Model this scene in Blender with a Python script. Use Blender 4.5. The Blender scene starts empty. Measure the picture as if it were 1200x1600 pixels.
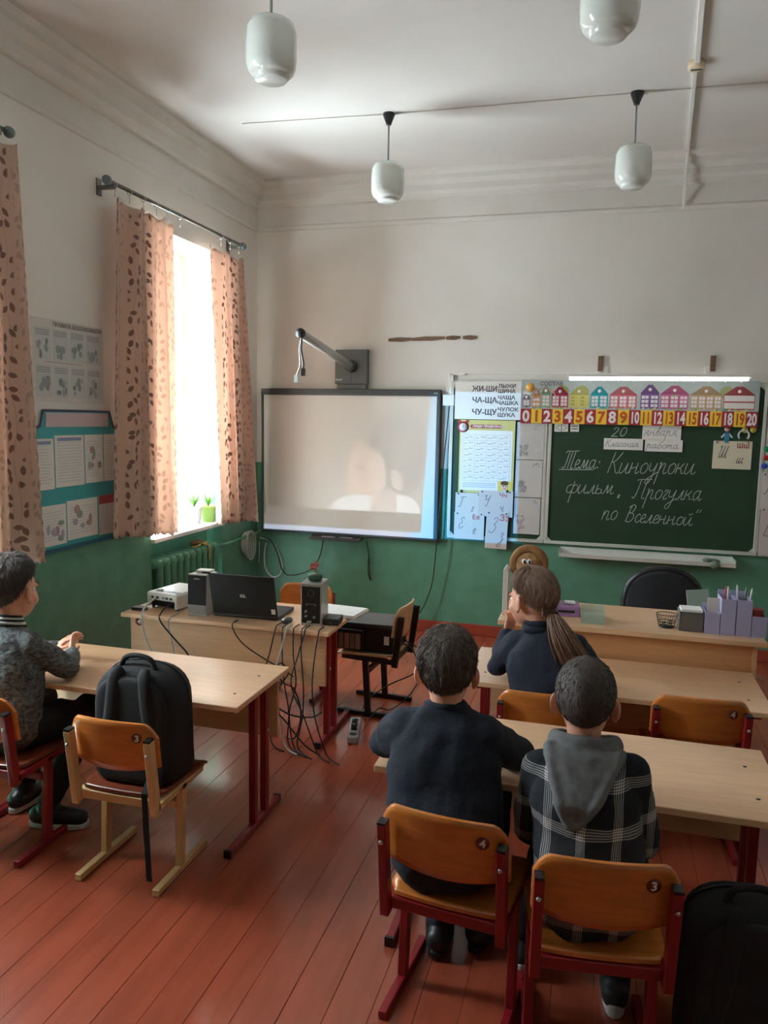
import bpy, bmesh, math, random
from mathutils import Vector, Matrix, noise
random.seed(7)
SC = bpy.context.scene
COL = SC.collection
PI = math.pi

# ---------------------------------------------------------------- camera, world, exposure
cam_d = bpy.data.cameras.new('camera'); cam = bpy.data.objects.new('camera', cam_d); COL.objects.link(cam)
cam_d.sensor_fit = 'VERTICAL'; cam_d.sensor_height = 36.0; cam_d.lens = 27.0; cam_d.clip_start = 0.02
R_ = Vector((0.962, 0.272, 0.018)); F_ = Vector((-0.268, 0.956, -0.122)); F_.normalize()
R_ = (R_ - R_.dot(F_) * F_).normalized(); U_ = R_.cross(F_).normalized()
mw = Matrix((R_, U_, -F_)).transposed().to_4x4(); mw.translation = (0, 0, 1.7)
cam.matrix_world = mw
SC.camera = cam

world = bpy.data.worlds.new('overcast_sky'); SC.world = world; world.use_nodes = True
bg = world.node_tree.nodes['Background']
bg.inputs['Color'].default_value = (0.80, 0.93, 1.0, 1); bg.inputs['Strength'].default_value = 58.0
SC.view_settings.view_transform = 'Standard'; SC.view_settings.look = 'None'
SC.view_settings.exposure = 0.0; SC.view_settings.gamma = 1.0
SC.view_settings.use_curve_mapping = False
SC.cycles.use_denoising = True
SC.cycles.max_bounces = 10; SC.cycles.diffuse_bounces = 7; SC.cycles.transparent_max_bounces = 12
SC.cycles.sample_clamp_indirect = 8.0
SC.cycles.caustics_reflective = False; SC.cycles.caustics_refractive = False

XL, YB, ZC, XR, YF = -2.78, 5.93, 3.54, 3.4, -2.6      # left wall, back wall, ceiling, right wall, wall behind the viewer
WIN = [4.815, 2.335]; WH = 0.485; WZ0, WZ1 = 0.89, 2.87; XW = -3.10

# daylight enters by the windows: portals guide the sky sampling, they give off no light themselves
for wy in WIN:
    ld = bpy.data.lights.new('window_portal', 'AREA'); ld.shape = 'RECTANGLE'; ld.size = WZ1 - WZ0; ld.size_y = WH * 2
    ld.cycles.is_portal = True
    lo = bpy.data.objects.new('window_portal', ld); COL.objects.link(lo)
    lo.location = (XW - 0.07, wy, (WZ0 + WZ1) / 2); lo.rotation_euler = (0, -PI / 2, 0)

# ---------------------------------------------------------------- node helpers and materials
class NT:
    def __init__(s, tree): s.t = tree; s.n = tree.nodes; s.l = tree.links
    def node(s, typ, **kw):
        n = s.n.new(typ)
        for k, v in kw.items(): setattr(n, k, v)
        return n
    def put(s, sock, v):
        if hasattr(v, 'is_output'): s.l.new(v, sock)
        else: sock.default_value = v
    def m(s, op, a, b=0.0, c=0.0):
        n = s.node('ShaderNodeMath', operation=op)
        s.put(n.inputs[0], a); s.put(n.inputs[1], b); s.put(n.inputs[2], c)
        return n.outputs[0]
    def mix(s, f, a, b):
        n = s.node('ShaderNodeMix', data_type='RGBA')
        s.put(n.inputs[0], f); s.put(n.inputs[6], a); s.put(n.inputs[7], b)
        return n.outputs[2]
    def noise(s, vec, scale, detail=3.0, rough=0.5):
        n = s.node('ShaderNodeTexNoise'); s.put(n.inputs['Vector'], vec)
        n.inputs['Scale'].default_value = scale; n.inputs['Detail'].default_value = detail; n.inputs['Roughness'].default_value = rough
        return n.outputs[0]
    def smooth(s, v, lo, hi):
        n = s.node('ShaderNodeMapRange', interpolation_type='SMOOTHSTEP')
        s.put(n.inputs[0], v); n.inputs[1].default_value = lo; n.inputs[2].default_value = hi
        return n.outputs[0]
    def scale(s, vec, sc):
        n = s.node('ShaderNodeMapping'); s.put(n.inputs[0], vec); n.inputs['Scale'].default_value = sc
        return n.outputs[0]

def srgb(r, g, b):
    f = lambda c: (c / 255 / 12.92) if c / 255 <= 0.04045 else ((c / 255 + 0.055) / 1.055) ** 2.4
    return (f(r), f(g), f(b), 1)

MATS = {}
def mat(name, col, rough=0.6, metal=0.0, var=0.0, vscale=8.0, stretch=(1, 1, 1), bump=0.0, bscale=60.0, spec=0.5, coat=0.0, col2=None, alpha=None, trans=0.0):
    """plain surface with procedural colour variation and fine relief"""
    if name in MATS: return MATS[name]
    m = bpy.data.materials.new(name); m.use_nodes = True; T = NT(m.node_tree)
    p = T.n['Principled BSDF']
    p.inputs['Roughness'].default_value = rough; p.inputs['Metallic'].default_value = metal
    p.inputs['Specular IOR Level'].default_value = spec; p.inputs['Coat Weight'].default_value = coat
    p.inputs['Coat Roughness'].default_value = 0.15
    co = T.node('ShaderNodeTexCoord').outputs['Object']
    vec = T.scale(co, stretch)
    if col2 is None: col2 = tuple(max(0, c * (1 - var)) for c in col[:3]) + (1,)
    nz = T.noise(vec, vscale, 4.0, 0.6)
    T.put(p.inputs['Base Color'], T.mix(T.smooth(nz, 0.35, 0.65), col, col2))
    if bump:
        b = T.node('ShaderNodeBump'); b.inputs['Strength'].default_value = bump; b.inputs['Distance'].default_value = 0.004
        T.put(b.inputs['Height'], T.noise(vec, bscale, 3.0)); T.put(p.inputs['Normal'], b.outputs[0])
    if trans: p.inputs['Transmission Weight'].default_value = trans
    if alpha is not None: p.inputs['Alpha'].default_value = alpha
    MATS[name] = m
    return m

def wall_material(name, xlim=None):
    m = bpy.data.materials.new(name); m.use_nodes = True; T = NT(m.node_tree); p = T.n['Principled BSDF']
    co = T.node('ShaderNodeTexCoord').outputs['Object']
    sep = T.node('ShaderNodeSeparateXYZ'); T.put(sep.inputs[0], co)
    g = T.m('LESS_THAN', sep.outputs[2], 1.31)
    if xlim is not None: g = T.m('MULTIPLY', g, T.m('GREATER_THAN', sep.outputs[0], xlim))
    n1 = T.noise(co, 1.3, 5.0); n2 = T.noise(co, 9.0, 4.0)
    white = T.mix(T.smooth(n1, .3, .7), srgb(232, 229, 222), srgb(222, 218, 210))
    green = T.mix(T.smooth(n2, .3, .7), srgb(98, 152, 126), srgb(90, 142, 117))
    T.put(p.inputs['Base Color'], T.mix(g, white, green))
    T.put(p.inputs['Roughness'], T.m('SUBTRACT', 0.85, T.m('MULTIPLY', g, 0.45)))
    b = T.node('ShaderNodeBump'); b.inputs['Strength'].default_value = 0.25; b.inputs['Distance'].default_value = 0.01
    T.put(b.inputs['Height'], T.noise(co, 7.0, 6.0)); T.put(p.inputs['Normal'], b.outputs[0])
    return m
M_WALLB = wall_material('wall_paint'); M_WALLL = wall_material('window_wall_paint', XL - 0.15)
M_CEIL = mat('ceiling_whitewash', srgb(222, 219, 213), 0.9, var=0.06, vscale=1.2, bump=0.15, bscale=5)
M_CORN = mat('cornice_plaster', srgb(226, 223, 216), 0.9, var=0.07, vscale=3, bump=0.2, bscale=12)
M_PLANK = mat('painted_floorboard', srgb(158, 76, 52), 0.24, var=0.2, vscale=2.2, stretch=(5, 0.7, 1), bump=0.25, bscale=9, coat=0.5)
M_SUBFL = mat('subfloor_dark', srgb(84, 40, 28), 0.9)
M_SKIRT = mat('red_brown_skirting_paint', srgb(158, 66, 46), 0.4, var=0.15)
M_LAM = mat('beech_laminate', srgb(230, 188, 148), 0.32, var=0.10, vscale=5, stretch=(1.2, 14, 14), coat=0.15)
M_LAM2 = mat('beech_laminate_panel', srgb(220, 174, 130), 0.45, var=0.12, vscale=5, stretch=(1.2, 14, 14))
M_EDGE = mat('laminate_edge', srgb(190, 150, 106), 0.5, var=0.1)
M_PLY = mat('varnished_plywood', srgb(204, 122, 52), 0.28, var=0.2, vscale=4, stretch=(2, 14, 14), coat=0.4)
M_PLYD = mat('dark_varnished_plywood', srgb(120, 58, 36), 0.3, var=0.25, vscale=4, stretch=(2, 14, 14), coat=0.3)
M_PLYE = mat('plywood_edge', srgb(205, 158, 100), 0.5, var=0.15, vscale=20, stretch=(1, 1, 12))
M_RED = mat('dark_red_enamel', srgb(138, 24, 30), 0.38, var=0.12)
M_BLKM = mat('black_enamel', srgb(24, 20, 20), 0.4, var=0.1)
M_CRM = mat('cream_enamel', srgb(214, 180, 124), 0.4, var=0.06)
M_STEEL = mat('steel', srgb(190, 190, 188), 0.3, 0.9)
M_BLACK = mat('black_plastic', srgb(22, 22, 24), 0.38, var=0.1)
M_DKGREY = mat('dark_grey_plastic', srgb(58, 60, 60), 0.45, var=0.08)
M_GREY = mat('grey_plastic', srgb(150, 150, 148), 0.4, var=0.05)
M_SILV = mat('silver_plastic', srgb(176, 176, 174), 0.35, 0.25)
M_WHITE = mat('white_plastic', srgb(236, 235, 230), 0.4, var=0.04)
M_PAPER = mat('white_paper', srgb(238, 237, 232), 0.8, var=0.03)
M_PAPERG = mat('greyish_paper', srgb(214, 209, 202), 0.8, var=0.04)
M_BOARD = mat('white_enamel_board', srgb(214, 211, 204), 0.45, var=0.03, vscale=1.0)
M_CHALKB = mat('green_chalkboard', srgb(34, 66, 40), 0.62, var=0.22, vscale=4, bump=0.1, bscale=120)
M_FRAMEW = mat('pale_aluminium_frame', srgb(206, 210, 200), 0.4, var=0.06)
M_CHALK = mat('chalk', srgb(196, 206, 196), 0.95, var=0.35, vscale=90)
M_INK = mat('grey_ink', srgb(88, 90, 96), 0.8)
M_INKB = mat('blue_grey_ink', srgb(118, 132, 146), 0.8)
M_DARKINK = mat('dark_print', srgb(62, 58, 62), 0.8)
M_REDINK = mat('brick_red_print', srgb(176, 74, 66), 0.8)
M_RADG = mat('green_radiator_paint', srgb(92, 150, 120), 0.35, var=0.15, vscale=10)
M_CABLEW = mat('pale_cable', srgb(196, 200, 194), 0.5)
M_CABLEB = mat('black_cable', srgb(26, 24, 25), 0.5)
M_OPAL = mat('opal_glass', srgb(226, 232, 226), 0.12, coat=0.6, spec=0.6)
M_SKIN = mat('skin', srgb(226, 168, 140), 0.5, var=0.12, vscale=14, bump=0.05, bscale=150)
M_BROWNW = mat('bare_wood_batten', srgb(132, 104, 84), 0.9, var=0.45, vscale=24, stretch=(2, 8, 8), bump=0.6, bscale=40)
M_DISC = mat('brown_number_disc', srgb(112, 44, 26), 0.4, var=0.1)
M_PVC = mat('white_window_profile', srgb(240, 241, 240), 0.3, var=0.02)

def attr_material(name, rough=0.7, coat=0.0):
    m = bpy.data.materials.new(name); m.use_nodes = True; T = NT(m.node_tree); p = T.n['Principled BSDF']
    a = T.node('ShaderNodeAttribute', attribute_name='Col'); T.put(p.inputs['Base Color'], a.outputs['Color'])
    p.inputs['Roughness'].default_value = rough; p.inputs['Coat Weight'].default_value = coat
    return m
M_PRINT = attr_material('colour_print')
M_PRINTG = attr_material('glossy_colour_print', 0.35, 0.3)

m = bpy.data.materials.new('clear_glass'); m.use_nodes = True; T = NT(m.node_tree)
for n in list(T.n):
    if n.type == 'BSDF_PRINCIPLED': T.n.remove(n)
tb = T.node('ShaderNodeBsdfTransparent'); gb = T.node('ShaderNodeBsdfGlossy'); gb.inputs['Roughness'].default_value = 0.02
ms = T.node('ShaderNodeMixShader'); ms.inputs[0].default_value = 0.06
T.l.new(tb.outputs[0], ms.inputs[1]); T.l.new(gb.outputs[0], ms.inputs[2]); T.l.new(ms.outputs[0], T.n['Material Output'].inputs[0])
M_GLASS = m

def cloth_leaf(name, base, leaf, shift):
    m = bpy.data.materials.new(name); m.use_nodes = True; T = NT(m.node_tree)
    p = T.n['Principled BSDF']; p.inputs['Roughness'].default_value = 0.75
    uv = T.node('ShaderNodeUVMap').outputs[0]
    sep = T.node('ShaderNodeSeparateXYZ'); T.put(sep.inputs[0], uv)
    def leaves(sc, off, dens, hw, hl, spread):
        mp = T.node('ShaderNodeMapping'); T.put(mp.inputs[0], uv); mp.inputs['Scale'].default_value = (sc, sc, sc); mp.inputs['Location'].default_value = (off, off * 1.7, 0)
        v = T.node('ShaderNodeTexVoronoi', voronoi_dimensions='2D'); T.put(v.inputs['Vector'], mp.outputs[0]); v.inputs['Scale'].default_value = 1.0
        v.inputs['Randomness'].default_value = 0.85
        d = T.node('ShaderNodeVectorMath', operation='SUBTRACT'); T.put(d.inputs[0], mp.outputs[0]); T.put(d.inputs[1], v.outputs['Position'])
        sc_ = T.node('ShaderNodeSeparateColor'); T.put(sc_.inputs[0], v.outputs['Color'])
        ang = T.m('MULTIPLY', T.m('SUBTRACT', sc_.outputs[0], 0.5), spread)
        r = T.node('ShaderNodeVectorRotate', rotation_type='Z_AXIS'); T.put(r.inputs['Vector'], d.outputs[0]); T.put(r.inputs['Angle'], ang)
        s2 = T.node('ShaderNodeSeparateXYZ'); T.put(s2.inputs[0], r.outputs[0])
        # pointed leaf: |x| < hw * (1 - (y/hl)^2)
        yy = T.m('DIVIDE', s2.outputs[1], hl); w = T.m('SUBTRACT', 1.0, T.m('MULTIPLY', yy, yy))
        lx = T.m('SUBTRACT', T.m('MULTIPLY', w, hw), T.m('ABSOLUTE', s2.outputs[0]))
        mask = T.smooth(lx, 0.0, 0.03)
        return T.m('MULTIPLY', mask, T.m('LESS_THAN', sc_.outputs[1], dens))
    band = lambda per, ph, lo: T.smooth(T.m('SINE', T.m('ADD', T.m('MULTIPLY', sep.outputs[0], 2 * PI / per), ph)), lo, lo + 0.25)
    A = T.m('MULTIPLY', leaves(17.5, 3.1 + shift, 0.9, 0.25, 0.45, 3.2), band(0.30, 0.6 + shift, 0.25))
    B = T.m('MULTIPLY', leaves(18.5, 9.4 + shift, 0.9, 0.24, 0.45, 3.0), band(0.30, 3.9 + shift, 0.1))
    stem = T.m('MULTIPLY', T.smooth(T.m('ABSOLUTE', T.m('SUBTRACT', T.m('SINE', T.m('ADD', T.m('MULTIPLY', sep.outputs[0], 2 * PI / 0.30), T.m('ADD', 0.6 + shift, T.m('MULTIPLY', T.m('SINE', T.m('MULTIPLY', sep.outputs[1], 16.0)), 0.25)))), 0.93)), 0.02, 0.0), 0.5)
    weave = T.noise(T.scale(uv, (1, 1, 1)), 260.0, 2.0)
    basec = T.mix(T.smooth(weave, .3, .7), base, tuple(c * 0.93 for c in base[:3]) + (1,))
    lite = tuple(0.45 * a + 0.55 * b for a, b in zip(base[:3], leaf[:3])) + (1,)
    c = T.mix(T.m('MULTIPLY', B, 0.75), basec, lite); c = T.mix(T.m('MAXIMUM', A, stem), c, leaf)
    T.put(p.inputs['Base Color'], c)
    tr = T.node('ShaderNodeBsdfTranslucent'); T.put(tr.inputs[0], c)
    ms = T.node('ShaderNodeMixShader'); ms.inputs[0].default_value = 0.40
    T.l.new(p.outputs[0], ms.inputs[1]); T.l.new(tr.outputs[0], ms.inputs[2]); T.l.new(ms.outputs[0], T.n['Material Output'].inputs[0])
    return m

# ---------------------------------------------------------------- mesh helpers
def link(name, me, parent=None, loc=None):
    o = bpy.data.objects.new(name, me); COL.objects.link(o)
    if parent is not None: o.parent = parent
    if loc is not None: o.location = loc
    return o
def tag(o, label=None, cat=None, group=None, kind=None):
    if label: o['label'] = label
    if cat: o['category'] = cat
    if group: o['group'] = group
    if kind: o['kind'] = kind
    return o
def thing(name, label, cat, loc=(0, 0, 0), rz=0.0, group=None):
    o = bpy.data.objects.new(name, None); COL.objects.link(o); o.empty_display_size = 0.1
    o.location = loc; o.rotation_euler = (0, 0, rz)
    return tag(o, label, cat, group)
def copy_tree(o, parent=None):
    c = o.copy(); COL.objects.link(c)
    if parent is not None: c.parent = parent
    for ch in list(o.children): copy_tree(ch, c)
    return c

class MB:
    """collects simple shapes into ONE mesh"""
    def __init__(s): s.v = []; s.f = []; s.c = []; s.uv = None; s.sm = []
    def add(s, vs, fs, col=None, smooth=False):
        b = len(s.v); s.v += [tuple(v) for v in vs]
        for f in fs: s.f.append(tuple(i + b for i in f)); s.c.append(col); s.sm.append(smooth)
        return s
    def box(s, c, d, rot=None, col=None):
        hx, hy, hz = d[0] / 2, d[1] / 2, d[2] / 2
        vs = [Vector((x, y, z)) for x in (-hx, hx) for y in (-hy, hy) for z in (-hz, hz)]
        if rot is not None:
            vs = [rot @ v for v in vs]
        vs = [v + Vector(c) for v in vs]
        return s.add(vs, [(0, 1, 3, 2), (4, 6, 7, 5), (0, 4, 5, 1), (2, 3, 7, 6), (0, 2, 6, 4), (1, 5, 7, 3)], col)
    def bx(s, x0, x1, y0, y1, z0, z1, col=None):
        return s.box(((x0 + x1) / 2, (y0 + y1) / 2, (z0 + z1) / 2), (x1 - x0, y1 - y0, z1 - z0), None, col)
    def bar(s, a, b, w, h, up=(0, 0, 1), col=None):
        a, b = Vector(a), Vector(b); d = b - a; y = d.normalized(); x = y.cross(Vector(up))
        if x.length < 1e-4: x = y.cross(Vector((1, 0, 0)))
        x.normalize(); z = x.cross(y)
        return s.box((a + b) / 2, (w, d.length, h), Matrix((x, y, z)).transposed(), col)
    def tube(s, pts, r, n=8, cap=True, col=None, flat=None):
        pts = [Vector(p) for p in pts]; rr = r if isinstance(r, (list, tuple)) else [r] * len(pts)
        vs = []; prev = None
        for i, p in enumerate(pts):
            t = (pts[min(i + 1, len(pts) - 1)] - pts[max(i - 1, 0)])
            if t.length < 1e-9: t = Vector((0, 0, 1))
            t.normalize()
            if prev is None:
                ref = Vector((0, 0, 1)) if abs(t.z) < 0.9 else Vector((1, 0, 0)); u = t.cross(ref).normalized()
            else:
                u = prev - prev.dot(t) * t
                if u.length < 1e-6: u = t.orthogonal()
                u.normalize()
            prev = u; w = t.cross(u)
            for k in range(n):
                a = 2 * PI * k / n; q = u * math.cos(a) * rr[i] + w * math.sin(a) * rr[i]
                if flat is not None: q -= Vector(flat[0]) * q.dot(Vector(flat[0])) * (1 - flat[1])
                vs.append(p + q)
        fs = []
        for i in range(len(pts) - 1):
            for k in range(n):
                fs.append((i * n + k, i * n + (k + 1) % n, (i + 1) * n + (k + 1) % n, (i + 1) * n + k))
        s.add(vs, fs, col, n > 4)
        if cap:
            b = len(s.v) - len(vs)
            s.f.append(tuple(b + k for k in reversed(range(n)))); s.c.append(col); s.sm.append(False)
            e = b + (len(pts) - 1) * n
            s.f.append(tuple(e + k for k in range(n))); s.c.append(col); s.sm.append(False)
        return s
    def lathe(s, prof, n=24, c=(0, 0, 0), col=None, rot=None, closed=False):
        vs = []
        for r, z in prof:
            for k in range(n):
                a = 2 * PI * k / n; v = Vector((r * math.cos(a), r * math.sin(a), z))
                if rot is not None: v = rot @ v
                vs.append(v + Vector(c))
        fs = []
        L = len(prof)
        for i in range(L - 1 + (1 if closed else 0)):
            j = (i + 1) % L
            for k in range(n): fs.append((i * n + k, i * n + (k + 1) % n, j * n + (k + 1) % n, j * n + k))
        if not closed:
            if prof[0][0] > 1e-6: fs.append(tuple(reversed(range(n))))
            if prof[-1][0] > 1e-6: fs.append(tuple((L - 1) * n + k for k in range(n)))
        return s.add(vs, fs, col, True)
    def prism(s, poly, axis, a, b, col=None, smooth=False):
        """polygon in two axes extruded along the third: axis 'x' -> poly (y,z); 'y' -> (x,z); 'z' -> (x,y)"""
        def P(p, t): return {'x': (t, p[0], p[1]), 'y': (p[0], t, p[1]), 'z': (p[0], p[1], t)}[axis]
        n = len(poly); vs = [P(p, a) for p in poly] + [P(p, b) for p in poly]
        fs = [tuple(range(n)), tuple(reversed(range(n, 2 * n)))] + [(k, (k + 1) % n, n + (k + 1) % n, n + k)[::-1] for k in range(n)]
        return s.add(vs, fs, col, smooth)
    def ell(s, c, r, n=16, m=10, col=None, rot=None):
        vs = []; 
        for i in range(m + 1):
            th = PI * i / m
            for k in range(n):
                a = 2 * PI * k / n
                v = Vector((r[0] * math.sin(th) * math.cos(a), r[1] * math.sin(th) * math.sin(a), r[2] * math.cos(th)))
                if rot is not None: v = rot @ v
                vs.append(v + Vector(c))
        fs = [(i * n + k, (i + 1) * n + k, (i + 1) * n + (k + 1) % n, i * n + (k + 1) % n) for i in range(m) for k in range(n)]
        return s.add(vs, fs, col, True)
    def mesh(s, name='m'):
        me = bpy.data.meshes.new(name); me.from_pydata(s.v, [], s.f)
        if any(c is not None for c in s.c):
            at = me.color_attributes.new('Col', 'FLOAT_COLOR', 'CORNER'); i = 0
            for p, c in zip(me.polygons, s.c):
                for _ in range(p.loop_total): at.data[i].color = c or (1, 1, 1, 1); i += 1
        for p, sm in zip(me.polygons, s.sm): p.use_smooth = sm
        bm = bmesh.new(); bm.from_mesh(me); bmesh.ops.remove_doubles(bm, verts=bm.verts, dist=1e-6) if len(s.v) < 20000 and all(c is None for c in s.c) else None
        bmesh.ops.recalc_face_normals(bm, faces=bm.faces); bm.to_mesh(me); bm.free()
        me.update()
        return me
    def build(s, name, mt, parent=None, bevel=0.0, seg=2, loc=None):
        me = s.mesh(name); me.materials.append(mt); o = link(name, me, parent, loc)
        if bevel:
            b = o.modifiers.new('edge', 'BEVEL'); b.width = bevel; b.segments = seg; b.limit_method = 'ANGLE'; b.angle_limit = 0.6
            b.harden_normals = False
        return o

def struct(o, label=None, cat=None):
    o['kind'] = 'structure'
    if label: o['label'] = label
    if cat: o['category'] = cat
    return o

def smoothpath(pts, n=6):
    P = [Vector(p) for p in pts]; out = []
    for i in range(len(P) - 1):
        p0 = P[max(i - 1, 0)]; p1 = P[i]; p2 = P[i + 1]; p3 = P[min(i + 2, len(P) - 1)]
        for k in range(n):
            t = k / n
            out.append(0.5 * ((2 * p1) + (-p0 + p2) * t + (2 * p0 - 5 * p1 + 4 * p2 - p3) * t * t + (-p0 + 3 * p1 - 3 * p2 + p3) * t ** 3))
    out.append(P[-1]); return out

def text_obj(name, s, size, mt, parent, origin, xdir=(1, 0, 0), ydir=(0, 0, 1), bold=0.0, align='LEFT', squeeze=1.0, depth=0.0006, fit=None):
    """printed lettering, turned into a thin mesh on its sheet"""
    cu = bpy.data.curves.new('lettering', 'FONT'); cu.body = s; cu.size = size; cu.offset = bold; cu.align_x = align; cu.resolution_u = 3; cu.extrude = depth
    o = bpy.data.objects.new('lettering', cu); COL.objects.link(o)
    dg = bpy.context.evaluated_depsgraph_get(); me = bpy.data.meshes.new_from_object(o.evaluated_get(dg))
    bpy.data.objects.remove(o); bpy.data.curves.remove(cu)
    if fit: squeeze = fit / (max(v.co.x for v in me.vertices) - min(v.co.x for v in me.vertices))
    X = Vector(xdir).normalized() * squeeze; Yv = Vector(ydir).normalized(); Z = Vector(xdir).normalized().cross(Yv)
    for v in me.vertices: v.co = Vector(origin) + X * v.co.x + Yv * v.co.y + Z * v.co.z
    me.materials.clear(); me.materials.append(mt)
    return link(name, me, parent)

GL = {  # cursive stroke letters: x-height 1, capitals 2
 'и': ([[(0,1),(0,.2),(.2,0),(.45,.35),(.6,1)],[(.6,1),(.6,.2),(.8,0),(1,.25)]],1.0),
 'й': ([[(0,1),(0,.2),(.2,0),(.45,.35),(.6,1)],[(.6,1),(.6,.2),(.8,0),(1,.25)],[(.2,1.4),(.38,1.25),(.6,1.42)]],1.0),
 'н': ([[(0,1),(0,0)],[(0,.45),(.3,.55),(.55,.6)],[(.55,1),(.55,.15),(.7,0),(.9,.2)]],.95),
 'о': ([[(.35,1),(.05,.7),(.1,.15),(.35,0),(.6,.25),(.62,.75),(.35,1)]],.8),
 'у': ([[(0,1),(.05,.4),(.25,.25),(.5,.5),(.62,1)],[(.62,1),(.55,0),(.4,-.8),(.1,-.95),(.12,-.5),(.9,.15)]],.9),
 'р': ([[(0,.9),(.08,1),(.05,-1)],[(.05,.3),(.3,.95),(.5,.85),(.5,.2),(.65,0),(.85,.2)]],.9),
 'к': ([[(0,1),(0,0)],[(.5,1),(.3,.62),(.02,.5)],[(.15,.52),(.4,.42),(.5,.08),(.75,.12)]],.8),
 'ф': ([[(.4,1),(.05,.7),(.1,.15),(.4,.05),(.6,.3)],[(.6,1.35),(.6,-1.1)],[(.6,.75),(.85,1),(1.1,.7),(1.05,.2),(.8,0),(.6,.2)]],1.25),
 'л': ([[(-.05,.12),(.1,0),(.25,.3),(.45,1),(.45,.2),(.6,0),(.8,.2)]],.8),
 'ь': ([[(0,1),(0,.15),(.2,0),(.5,.1),(.5,.45),(.2,.55),(0,.4)]],.65),
 'м': ([[(-.05,.12),(.1,0),(.25,.4),(.35,1),(.48,.2),(.56,.15),(.8,1),(.8,.2),(.95,0),(1.15,.2)]],1.12),
 'г': ([[(0,.75),(.2,1),(.38,.85),(.1,.2),(.25,0),(.5,.2)]],.55),
 'а': ([[(.55,.85),(.35,1),(.05,.7),(.1,.15),(.3,0),(.6,.5)],[(.6,1),(.6,.2),(.75,0),(.95,.2)]],.95),
 'п': ([[(0,1),(0,0)],[(0,.4),(.25,.95),(.5,.85),(.5,.15),(.65,0),(.85,.2)]],.9),
 'с': ([[(.5,.8),(.3,1),(.05,.65),(.1,.15),(.35,0),(.6,.25)]],.62),
 'е': ([[(.05,.4),(.4,.6),(.4,.95),(.2,1),(.03,.6),(.1,.1),(.35,0),(.6,.25)]],.62),
 'я': ([[(.55,1),(.2,.95),(.15,.6),(.5,.5)],[(.3,.5),(0,0)],[(.55,1),(.55,.2),(.7,0),(.9,.2)]],.92),
 'в': ([[(0,.5),(.3,1.7),(.45,1.85),(.42,1.3),(.05,.3),(.25,0),(.5,.25),(.45,.7),(.25,.8)]],.68),
 'б': ([[(.35,.9),(.05,.6),(.1,.12),(.35,0),(.6,.25),(.55,.75),(.2,.9),(.2,1.4),(.7,1.85)]],.78),
 'т': ([[(0,1),(0,0)],[(0,.5),(.2,.97),(.35,.85),(.35,0)],[(.35,.5),(.55,.97),(.7,.85),(.7,.15),(.85,0),(1,.2)]],1.05),
 'ш': ([[(0,1),(0,.15),(.15,0),(.4,.4),(.45,1)],[(.45,1),(.45,.15),(.6,0),(.85,.4),(.9,1)],[(.9,1),(.9,.15),(1.05,0),(1.25,.2)]],1.3),
 'з': ([[(.05,.85),(.3,1),(.45,.8),(.2,.5)],[(.2,.5),(.5,.3),(.45,-.6),(.15,-.95),(0,-.7),(.7,.15)]],.7),
 'ч': ([[(0,1),(.02,.6),(.2,.45),(.5,.65)],[(.55,1),(.55,.15),(.7,0),(.9,.2)]],.9),
 'П': ([[(.15,2),(.1,.6),(-.05,.05),(-.25,.2)],[(-.25,1.9),(0,2.02),(1.2,2.08)],[(.8,2),(.75,.3),(.9,0),(1.05,.15)]],1.2),
 'В': ([[(.15,1.95),(.05,1),(0,0)],[(-.1,1.7),(.3,2.05),(.6,1.8),(.45,1.2),(.15,1.05)],[(.15,1.05),(.6,.95),(.7,.4),(.4,0),(0,.05)]],.95),
 'Т': ([[(-.25,1.75),(-.1,2),(.4,1.98),(1.3,2.05)],[(.15,1.95),(.12,.5),(-.02,.05),(-.25,.2)],[(.5,1.95),(.48,0)],[(.88,1.95),(.85,.25),(1.0,0),(1.15,.15)]],1.3),
 'К': ([[(.12,2),(0,0)],[(.85,2),(.45,1.25),(.05,1.0)],[(.25,1.05),(.5,.6),(.8,0),(1.05,.15)]],1.08),
 'Г': ([[(.35,1.9),(.25,.5),(.05,0),(-.25,.2)],[(-.1,1.75),(.1,2),(1.1,2.05)]],1.1),
 'Ч': ([[(-.1,1.8),(.1,2),(.1,1.3),(.3,1.1),(.75,1.4)],[(.9,2),(.75,.3),(.5,0),(.3,.2)]],1.1),
 'Е': ([[(.75,1.7),(.5,2),(.15,1.7),(.45,1.1),(.05,.7),(.1,.1),(.5,0),(.9,.4)]],1.0),
 'З': ([[(.1,1.7),(.5,2),(.75,1.6),(.35,1.1)],[(.35,1.1),(.75,.8),(.6,.1),(.2,0),(0,.3)]],1.0),
 'Ш': ([[(-.15,1.7),(.1,2),(.05,.3),(.2,0),(.5,.5),(.65,2)],[(.65,2),(.6,.3),(.75,0),(1.05,.5),(1.2,2)],[(1.2,2),(1.15,.3),(1.3,0),(1.5,.2)]],1.55),
 '2': ([[(.05,1.5),(.3,1.95),(.6,1.6),(.4,.8),(0,.05),(.35,.1),(.75,.05)]],.95),
 '0': ([[(.4,1.95),(.08,1.4),(.08,.5),(.35,0),(.68,.6),(.68,1.4),(.4,1.95)]],.95),
 ':': ([[(.15,.85),(.2,.62)],[(.15,.2),(.2,-.02)]],.5),
 '„': ([[(.05,.1),(0,-.3)],[(.3,.1),(.25,-.3)]],.5),
 '“': ([[(.1,2),(.02,1.6)],[(.35,2),(.27,1.6)]],.5), ' ': ([], .7)}
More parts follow.
